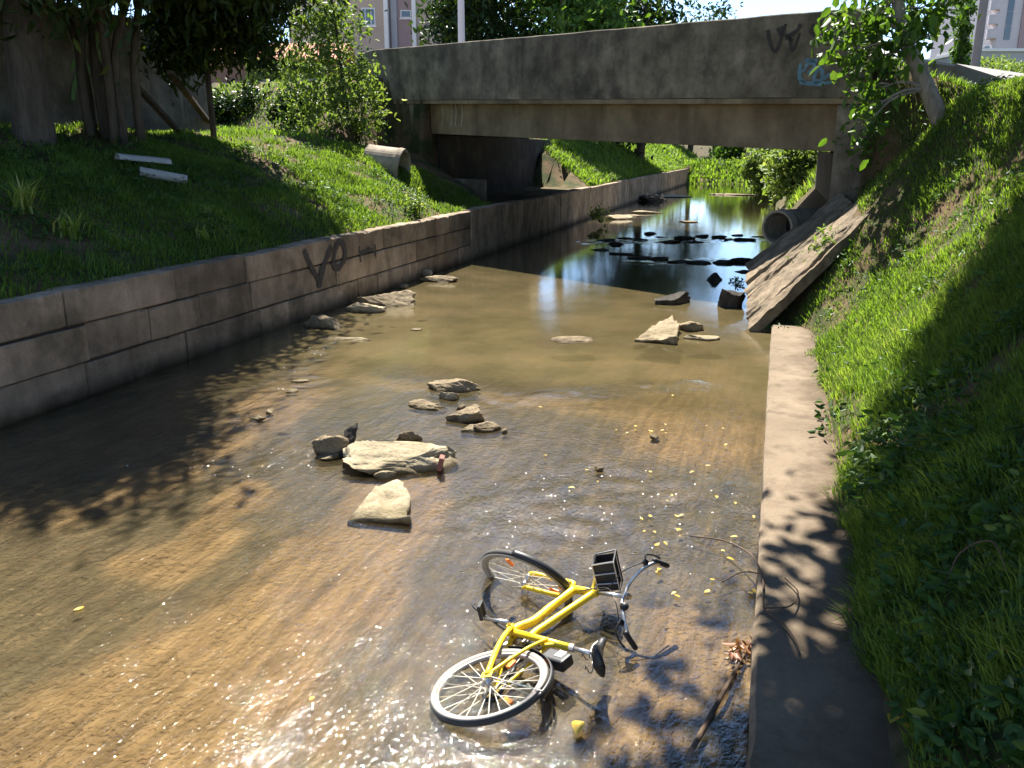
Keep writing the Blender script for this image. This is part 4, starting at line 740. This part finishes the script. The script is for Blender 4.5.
# ------------------------------------------------------------------ drifting bits
M['yleaf'] = leafmat('fallen_leaf', (.30, .20, .03), (.55, .38, .05), (.50, .42, .10), .25, .5)
def fleaf(px, py, L, label, sh, group=None, onbank=False):
    p = onT(px, py, 2.5) if onbank else G(px, py, .0); p = p+UZ*(.03 if onbank else .014); n = 7; V = []
    for i in range(n):
        k = i/(n-1); wv = math.sin(math.pi*k**.8)*.27*L; z = .12*L*math.sin(k*2.6+px)
        V += [(-wv, (k-.5)*L, z+.10*L*(wv/(.27*L))), (0, (k-.5)*L, z), (wv, (k-.5)*L, z+.08*L*(wv/(.27*L)))]
    Fq = [(3*i+j, 3*i+j+1, 3*i+j+4, 3*i+j+3) for i in range(n-1) for j in (0, 1)]; o = mesh_np('fallen_leaf', V, Fq, M['yleaf'], attrs={'shade': [sh]*len(V)}, smooth=True); o.location = p; o.rotation_euler = (0, 0, (px*1.7) % 6.28); return tag(o, label, 'leaf', group)
fleaf(578, 731, .13, 'large yellow leaf floating near the camera below the bicycle', .7); fleaf(79, 610, .07, 'lone yellow leaf on the brown water at the left', .6)
fleaf(906, 570, .15, 'curled brown dead leaf on the shaded right bank', .0, None, True); fleaf(925, 598, .14, 'pale dry leaf near the bottom of the right bank', .9, None, True); fleaf(985, 660, .16, 'dead leaf among weeds in the lower right corner', .1, None, True); fleaf(312, 642 if False else 700, .05, 'small tan leaf drifting in the shallow at lower left', .3)
r_ = random.Random(5)
for i in range(16): fleaf(r_.uniform(860, 1015), r_.uniform(520, 740), r_.uniform(.07, .13), 'dry brown leaf lying in the shaded weeds of the right bank', r_.uniform(0, .5), 'dry leaves on the shaded right bank', True)
for i in range(46):
    a = r_.random(); px = r_.uniform(640, 755) if a < .7 else r_.uniform(540, 700); py = r_.uniform(425, 600) if a < .7 else r_.uniform(395, 520)
    fleaf(px, py, r_.uniform(.03, .065), 'small yellow leaf drifting on the water near the ledge', r_.random(), 'small leaves drifting by the ledge')
M['foam'] = plain('foam', (.8, .8, .76), .6, var=.1)
V, Fq = [], []
for p, q, r in RAP[:3]+RAP[7:]+[(gst(590, 545), gst(745, 520), .7)]:
    for _ in range(24):
        k = r_.random(); s = p[0]+(q[0]-p[0])*k+r_.gauss(0, r*.6); t = p[1]+(q[1]-p[1])*k+r_.gauss(0, r*.6); z = float(wath(np.array([s]), np.array([t]))[0])+.006; c = W(s, t, z); a = r_.uniform(.002, .0085); n = len(V)
        if t > TR-.03 or t < TL+.05: continue
        for j in range(6): V.append(c+Vector((math.cos(j*1.047)*a*r_.uniform(.7, 1.3), math.sin(j*1.047)*a*r_.uniform(.7, 1.5), .0)))
        Fq += [(n, n+1, n+2, n+3), (n, n+3, n+4, n+5)]
tag(mesh_np('foam_flecks', [tuple(v) for v in V], Fq, M['foam']), kind='stuff')
M['twig'] = bark('twig', (.05, .035, .025), (.16, .11, .075))
def twig(pts, r, label, name='twig', cat='twig'): tag(MB().tube(cr(pts, 6), r, 6).build(name, M['twig'], smooth=True), label, cat)
twig([G(683, 768, -.02), G(700, 735, .0), G(722, 695, .015), G(744, 654, .02)], [.016, .014, .008], 'long dark stick lying half sunk in the shallows at lower right', 'stick', 'stick')
twig([G(690, 536, .02), G(725, 541, .06), G(752, 556, .12), G(763, 580, .15), G(764, 608, .15), G(782, 622, .15), G(795, 640, .15), G(800, 655, .15)], .006, 'thin bare vine trailing from the water over the ledge'); twig([G(764, 608, .15), G(790, 606, .18), G(798, 592, .16), G(785, 578, .15)], .005, 'short curl of vine on the ledge'); twig([G(722, 582, .02), G(742, 572, .05), G(762, 574, .14)], .005, 'small twig reaching from the water to the ledge')
twig([onT(940, 610, 2)+UZ*.1, onT(955, 590, 2)+UZ*.22, onT(985, 583, 2)+UZ*.22, onT(1005, 592, 2)+UZ*.1], .005, 'arched dry stem above the weeds on the right bank')
P = [G(745+random.uniform(-16, 14), 648+random.uniform(-7, 7), .02+random.uniform(0, .03)) for _ in range(60)]; V, Fq, s_ = leaves(np.array(P), rng.uniform(.03, .09, 60), rng.random(60), .35); M['dead'] = leafmat('dead_leaf', (.10, .045, .025), (.24, .10, .05), (.32, .2, .1), .15); tag(mesh_np('debris_clump', V, Fq, M['dead'], attrs={'shade': s_}), 'little clump of reddish dead leaves caught against the ledge', 'debris')
# ------------------------------------------------------------------ the bicycle
g = NT('yellow_paint'); mu = g.ramp(g.noise(9, 8, .75), [(.54, 0), (.66, .85)]); M['yellow'] = g.end(g.pbr(g.mix(mu, (.72, .49, .012), (.22, .15, .06)), g.ramp(g.noise(14, 5), [(.3, .3), (.7, .6)]), 0, g.bump(g.noise(60, 4), .2, .001), .45)); M['black'] = plain('black_plastic', (.018, .018, .018), .45, var=.3); M['rubber'] = plain('dusty_rubber', (.045, .042, .038), .85, var=.4, bs=20)
M['sidewall'] = plain('dusty_sidewall', (.30, .27, .23), .85, var=.3, bs=20)
M['rim'] = plain('rim_alloy', (.30, .28, .26), .5, .5, var=.25); M['chrome'] = plain('steel', (.62, .60, .57), .28, .9, var=.15); M['alloy'] = plain('dull_alloy', (.55, .52, .48), .45, .6, var=.2); M['orange'] = plain('orange_reflector', (.85, .20, .02), .3, var=.1); M['silver'] = plain('spoke_steel', (.60, .55, .44), .5, .0, var=.1)
up = Vector((.945, -.20, .235)); fw = Vector((.215, .9735, .0)); up.normalize(); fw = (fw-up*fw.dot(up)).normalized(); lf = up.cross(fw)
WR = .335; HUB = at(489.5, 685.5, 4.605)
BM = Matrix(((fw.x, lf.x, up.x, 0), (fw.y, lf.y, up.y, 0), (fw.z, lf.z, up.z, 0), (0, 0, 0, 1))); BM.translation = HUB-(BM.to_3x3() @ Vector((0, 0, WR)))
bike = empty('bicycle', (HUB.x+.3, HUB.y+.5, 0), 'yellow city bicycle lying on its side in the shallow water', 'bicycle')
# steering: axis through (1.03, 0, .335) leaning back 20 deg, turned far round
SA = Vector((-math.sin(R(26)), 0, math.cos(R(26)))).normalized(); SP = Vector((1.155, 0, .335)); DEL = R(118)
SM = Matrix.Translation(SP) @ Matrix.Rotation(DEL, 4, SA) @ Matrix.Translation(-SP)
def pt(zz): return SP+SA*zz
FM = BM @ SM
# wheel
def wheel(M_, cx, name, label=None):
    c = Vector((cx, 0, WR)); P = lambda r, a, y=0: c+Vector((math.cos(a)*r, y, math.sin(a)*r)); n = 56
    mb = MB(); prof = [(WR-.052, -.013), (WR-.040, -.015), (WR-.036, -.010), (WR-.036, .010), (WR-.040, .015), (WR-.052, .013), (WR-.056, 0)]; k = len(prof)
    mb.add([P(r, 2*math.pi*i/n, y) for i in range(n) for r, y in prof], [(i*k+j, i*k+(j+1) % k, ((i+1) % n)*k+(j+1) % k, ((i+1) % n)*k+j) for i in range(n) for j in range(k)])
    wh = mb.build(name, M['rim'], bike, smooth=True, M=M_)
    mb = MB(); mb.tube([P(WR-.021, 2*math.pi*i/n) for i in range(n)], .0215, 12, close=True); mb.build('tyre', M['rubber'], wh, smooth=True, M=M_)
    for sgn in (1, -1):
        mb = MB(); prof = [(WR-.041, .0130), (WR-.036, .0195), (WR-.022, .0236), (WR-.006, .0185), (WR-.010, .016)]; k = len(prof); mb.add([P(r, 2*math.pi*i/n, y*sgn) for i in range(n) for r, y in prof], [(i*k+j, i*k+j+1, ((i+1) % n)*k+j+1, ((i+1) % n)*k+j) for i in range(n) for j in range(k-1)]); mb.build('tyre_wall', M['sidewall'], wh, smooth=True, M=M_)
    mb = MB(); mb.tube([c+Vector((0, y, 0)) for y in (-.055, -.05, -.035, -.03, -.02, .02, .03, .035, .05, .055)], [.008, .012, .012, .030, .018, .018, .030, .012, .012, .008], 14); mb.build('hub', M['chrome'], wh, smooth=True, M=M_)
    for i in range(28):
        a = 2*math.pi*i/28; s_ = 1 if i % 2 else -1; a2 = a+(.55 if (i//2) % 2 else -.55)
        MB().tube([P(.028, a2, .03*s_), P(WR-.054, a, .004*s_)], .0023, 5).build('spoke', M['silver'], wh, M=M_)
    for a in (.4, 2.4):
        mb = MB(); q = P(WR*.62, a, 0); mb.box(q, (.07, .014, .028), Matrix.Rotation(-a, 3, 'Y')); mb.build('reflector', M['orange'], wh, M=M_, bevel=.004)
    return wh
wheel(BM, 0, 'rear_wheel'); wheel(FM, 1.185, 'front_wheel')
# frame
BB = Vector((.55, 0, .34)); ST0 = BB; STT = Vector((.295, 0, .755)); HB, HT = pt(.36), pt(.53)
mb = MB(); mb.tube([BB, BB.lerp(STT, .5), STT], .021, 14)
p1 = BB+Vector((.10, 0, .125)); mb.tube(cr([BB, BB+Vector((.045, 0, .045)), p1, p1.lerp(HB, .5), HB+Vector((0, 0, .012))], 8), .028, 14)
s3 = BB.lerp(STT, .33); p2 = s3+Vector((.115, 0, .075)); mb.tube(cr([s3, s3+Vector((.05, 0, .025)), p2, p2.lerp(HT, .5), HT], 8), .0235, 14)
mb.tube([HB-SA*.025, HT+SA*.02], .026, 16)
for sg in (1, -1):
    mb.tube(cr([BB+Vector((-.02, .03*sg, 0)), BB.lerp(Vector((0, 0, WR)), .4)+Vector((0, .05*sg, -.012)), Vector((0, .064*sg, WR))], 6), [.017, .0155], 10)
    mb.tube(cr([BB.lerp(STT, .62)+Vector((0, .018*sg, 0)), BB.lerp(STT, .62).lerp(Vector((0, 0, WR)), .4)+Vector((0, .05*sg, 0)), Vector((0, .064*sg, WR))], 6), .0105, 10)
mb.tube([BB+Vector((0, -.04, 0)), BB+Vector((0, .04, 0))], .026, 14)
mb.tube(cr([BB.lerp(STT, .52), BB.lerp(STT, .52)+Vector((-.06, 0, .02)), BB.lerp(STT, .78)], 5), .014, 10)
mb.build('frame', M['yellow'], bike, smooth=True, M=BM)
mb = MB()
for sg in (1, -1): mb.box(Vector((.002, .066*sg, WR)), (.05, .006, .06)); 
mb.build('dropout', M['yellow'], bike, M=BM, bevel=.003)
# seat
mb = MB(); mb.tube([STT-Vector((-.01, 0, .02)), STT.lerp(BB, -.33)], .0135, 12); sp = mb.build('seat_post', M['chrome'], bike, smooth=True, M=BM); STE = STT.lerp(BB, -.33)
MB().tube([STT+Vector((.0045, 0, -.012)), STT+Vector((-.006, 0, .014))], .0235, 14).build('clamp', M['alloy'], sp, M=BM)
nu, nv = 22, 14; vs = []
for i in range(nu):
    k = i/(nu-1); x = -.13+.27*k; hw = .085*(1-sm(.25, .8, k))+.021*sm(.25, .8, k); hw = float(hw)*(math.sin(min(1, k/.14+.15)*math.pi/2))*(1 if k < .96 else .75); zt = .035+.02*(1-k)**3-.012*math.sin(k*3.1)
    for j in range(nv): a = 2*math.pi*j/nv; y = math.cos(a)*hw; z = math.sin(a); vs.append(STE+Vector((x, y, zt+(z*.022 if z > 0 else z*.042*(1-.35*k)))))
mb = MB().add(vs, [(i*nv+j, i*nv+(j+1) % nv, (i+1)*nv+(j+1) % nv, (i+1)*nv+j) for i in range(nu-1) for j in range(nv)]+[tuple(range(nv)), tuple((nu-1)*nv+j for j in range(nv))]); sd_ = mb.build('saddle', M['black'], bike, smooth=True, M=BM)
mb = MB()
for sg in (1, -1): mb.tube(cr([STE+Vector((-.10, .03*sg, .01)), STE+Vector((-.04, .022*sg, -.012)), STE+Vector((.05, .02*sg, -.012)), STE+Vector((.11, .012*sg, .01))], 4), .0042, 6)
mb.build('rail', M['chrome'], sd_, M=BM)
mb = MB()
for sg in (1, -1): mb.tube([STE+Vector((-.08+.018*math.sin(a*.0), .04*sg, -.05))]+[STE+Vector((-.08+.02*math.cos(a*.9), .04*sg+.02*math.sin(a*.9), -.05+.006*a)) for a in range(1, 14)], .003, 5)
mb.build('spring', M['black'], sd_, M=BM)
# rear box lock behind the seat tube, mudguards, stays
q = BB.lerp(STT, .80)+Vector((-.125, -.02, .0)); ang = math.atan2(-(STT-BB).x, (STT-BB).z); RM = Matrix.Rotation(-ang, 3, 'Y')
lk = MB().box(q, (.10, .07, .17), RM).build('lock_box', M['black'], bike, M=BM, bevel=.014); MB().box(q+Vector((0, .0365, .03)), (.055, .004, .05), RM).build('label_plate', M['alloy'], lk, M=BM, bevel=.002)
MB().box(q+RM @ Vector((-.045, 0, -.03)), (.014, .05, .05), RM).build('rear_light', M['orange'], bike, M=BM, bevel=.004)
def guard(M_, cx, a0, a1, name, par_=bike):
    mb = MB(); n = 26; prof = [(-.026, -.006), (-.018, .004), (0, .009), (.018, .004), (.026, -.006)]; vs = []
    for i in range(n+1):
        a = a0+(a1-a0)*i/n
        for y, dz in prof: r = WR+.016+dz; vs.append(Vector((cx+math.cos(a)*r, y, WR+math.sin(a)*r)))
    k = 5; mb.add(vs, [(i*k+j, i*k+j+1, (i+1)*k+j+1, (i+1)*k+j) for i in range(n) for j in range(k-1)]); o = mb.build(name, M['black'], par_, smooth=True, M=M_); so_ = o.modifiers.new('s', 'SOLIDIFY'); so_.thickness = .0025; return o
rg = guard(BM, 0, R(5), R(118), 'rear_mudguard'); fg = guard(FM, 1.185, R(42), R(130), 'front_mudguard')
mb = MB()
for sg in (1, -1): mb.tube([Vector((0, .06*sg, WR)), Vector((math.cos(R(112))*(WR+.018), .026*sg, WR+math.sin(R(112))*(WR+.018)))], .0035, 5)
mb.build('stay', M['silver'], rg, M=BM)
# fork
mb = MB(); cr_ = pt(.345)
for sg in (1, -1): mb.tube(cr([cr_+Vector((0, 0, 0)), cr_+Vector((.0, .048*sg, -.012)), cr_.lerp(SP, .35)+Vector((.0, .054*sg, 0)), Vector((1.172, .056*sg, WR+.05)), Vector((1.185, .056*sg, WR))], 6), [.016, .017, .016, .0125], 10)
mb.build('fork', M['yellow'], bike, smooth=True, M=FM)
MB().box(pt(.30)+Vector((.035, 0, 0)), (.03, .05, .02)).build('front_reflector', M['orange'], bike, M=FM, bevel=.004)
# stem and handlebar
TOP = pt(.80); mb = MB(); mb.tube([pt(.53), pt(.75)], .0125, 12); mb.tube(cr([pt(.73), pt(.785), TOP+Vector((.05, 0, .0))], 5), .015, 12); mb.build('stem', M['chrome'], bike, smooth=True, M=FM)
HC = TOP+Vector((.05, 0, 0)); mb = MB(); path = cr([HC+Vector((-.15, -.285, .075)), HC+Vector((-.06, -.24, .085)), HC+Vector((-.005, -.15, .06)), HC+Vector((.0, -.06, 0)), HC, HC+Vector((.0, .06, 0)), HC+Vector((-.005, .15, .06)), HC+Vector((-.06, .24, .085)), HC+Vector((-.15, .285, .075))], 6); mb.tube(path, .0115, 12); hb = mb.build('handlebar', M['chrome'], bike, smooth=True, M=FM)
for sg in (1, -1):
    a, b = HC+Vector((-.045, .25*sg, .085)), HC+Vector((-.165, .292*sg, .074)); MB().tube([a, a.lerp(b, .1), a.lerp(b, .9), b], [.015, .0175, .0175, .012], 12).build('grip', M['black'], hb, smooth=True, M=FM)
    c = HC+Vector((-.02, .20*sg, .082)); mb = MB(); mb.box(c+Vector((.012, .012*sg, -.008)), (.03, .03, .024)); mb.tube(cr([c+Vector((.018, .02*sg, -.01)), c+Vector((.02, .065*sg, -.02)), c+Vector((-.03, .10*sg, -.03)), c+Vector((-.085, .115*sg, -.035))], 5), [.006, .005, .007], 6); mb.build('brake_lever', M['black'], hb, M=FM)
MB().tube([HC+Vector((.005, .105, .04)), HC+Vector((.0, .105, .058)), HC+Vector((.0, .105, .072)), HC+Vector((0, .105, .08))], [.024, .026, .02, .006], 16).build('bell', M['black'], hb, smooth=True, M=FM)
mb = MB(); mb.tube(cr([HC+Vector((.01, .2, .07)), HC+Vector((.07, .1, .04)), HC+Vector((.08, 0, -.1)), pt(.45)+Vector((.03, .02, 0))], 6), .0032, 5); mb.tube(cr([HC+Vector((.01, -.2, .07)), HC+Vector((.08, -.1, .02)), HC+Vector((.07, 0, -.13)), pt(.45)+Vector((.03, -.02, 0))], 6), .0032, 5); mb.build('brake_cable', M['black'], hb, smooth=True, M=FM)
# basket fixed to the head tube
bc = pt(.50)+Vector((.15, .045, .10)); X0, Y0, Z0_ = .075, .10, .07; bk = MB()
def P3(a, b, c): k = 1+.10*(c > 0); return bc+Vector((a*X0*k, b*Y0*k, c*Z0_))
bk.tube([P3(-1, -1, 1), P3(1, -1, 1), P3(1, 1, 1), P3(-1, 1, 1)], .0055, 6, close=True); bk.tube([P3(-1, -1, -1), P3(1, -1, -1), P3(1, 1, -1), P3(-1, 1, -1)], .005, 6, close=True)
for a in (-1, 1):
    for b in (-1, 1): bk.tube([P3(a, b, -1), P3(a, b, 1)], .005, 6)
bko = bk.build('basket', M['black'], bike, M=BM)
bk = MB()
for k in (-1, -.35, .3, 1): bk.tube([P3(-1.06, k, -1), P3(-1.06, k, 1)], .0048, 6)
for c in (-1, 1): bk.tube([P3(-1.06, -1, c), P3(-1.06, 1, c)], .0045, 6)
bk.build('basket_grille', M['alloy'], bko, M=BM); bk = MB(); bk.tube([P3(1, 1.02, -1), P3(1, 1.02, 1)], .004, 6)
bk.build('basket_rim_wire', M['alloy'], bko, M=BM)
bk = MB(); bk.hexa([bc+Vector((a*X0*.93, b*Y0*.93, c)) for c in (-Z0_*.97, -Z0_*.9) for a, b in ((-1, -1), (1, -1), (1, 1), (-1, 1))]); bk.hexa([bc+Vector((a, b*Y0*.95, c*Z0_*.92)) for c in (-1, 1) for a, b in ((X0*.9, -1), (X0*.94, -1), (X0*.94, 1), (X0*.9, 1))]); bk.hexa([bc+Vector((a, b*Y0*.95, c*Z0_*.92)) for c in (-1, 1) for a, b in ((-X0*.94, -1), (-X0*.9, -1), (-X0*.9, 1), (-X0*.94, 1))])
bk.hexa([bc+Vector((a*X0*.9, b, c*Z0_*.92)) for c in (-1, 1) for a, b in ((-1, -Y0*.94), (1, -Y0*.94), (1, -Y0*.9), (-1, -Y0*.9))])
bk.build('basket_liner', M['black'], bko, M=BM); MB().tube([HT+Vector((.0, 0, -.03)), HT+Vector((.06, 0, -.02)), bc+Vector((-.03, 0, -Z0_))], .011, 10).build('basket_bracket', M['yellow'], bko, M=BM)
# cranks: the left one points back past the wheel, the right one is under the bike
CA = R(-80)
for sg, a in ((1, CA), (-1, CA+math.pi)):
    e = BB+Vector((math.cos(a)*.165, .085*sg, math.sin(a)*.165)); mb = MB(); mb.tube([BB+Vector((0, .045*sg, 0)), BB+Vector((math.cos(a)*.01, .066*sg, math.sin(a)*.01)), e], [.012, .0115, .0095], 8); ck = mb.build('crank', M['chrome'], bike, smooth=True, M=BM)
    mb = MB(); 
    for dx in (-.036, .036): mb.box(e+Vector((dx, .058*sg, 0)), (.018, .085, .022))
    for dy in (.018, .1): mb.box(e+Vector((0, dy*sg, 0)), (.085, .012, .02))
    mb.tube([e, e+Vector((0, .1*sg, 0))], .007, 8); mb.build('pedal', M['black'], ck, M=BM, bevel=.003)
mb = MB(); n = 40
for r0, r1 in ((.072, .088),): mb.add([BB+Vector((math.cos(2*math.pi*i/n)*r, y, math.sin(2*math.pi*i/n)*r)) for i in range(n) for r, y in ((r0, -.048), (r1, -.048), (r1, -.053), (r0, -.053))], [(i*4+j, i*4+(j+1) % 4, ((i+1) % n)*4+(j+1) % 4, ((i+1) % n)*4+j) for i in range(n) for j in range(4)])
for i in range(5): a = 2*math.pi*i/5; mb.tube([BB+Vector((0, -.05, 0)), BB+Vector((math.cos(a)*.075, -.05, math.sin(a)*.075))], .008, 6)
mb.build('chainring', M['chrome'], bike, M=BM)
mb = MB(); mb.tube(cr([BB+Vector((.0, -.05, .105)), BB+Vector((-.2, -.055, .085)), Vector((.0, -.055, WR+.045)), Vector((-.045, -.055, WR)), Vector((0, -.055, WR-.045)), BB+Vector((-.2, -.055, -.085)), BB+Vector((0, -.05, -.105)), BB+Vector((.1, -.05, 0)), BB+Vector((.0, -.05, .105))], 6), .012, 8); mb.build('chain_guard', M['black'], bike, smooth=True, M=BM)
mb = MB(); mb.tube(cr([BB+Vector((-.06, .05, -.01)), BB+Vector((.08, .07, -.16)), BB+Vector((.19, .09, -.27)), BB+Vector((.23, .09, -.28))], 4), .008, 8); mb.build('kickstand', M['black'], bike, M=BM)
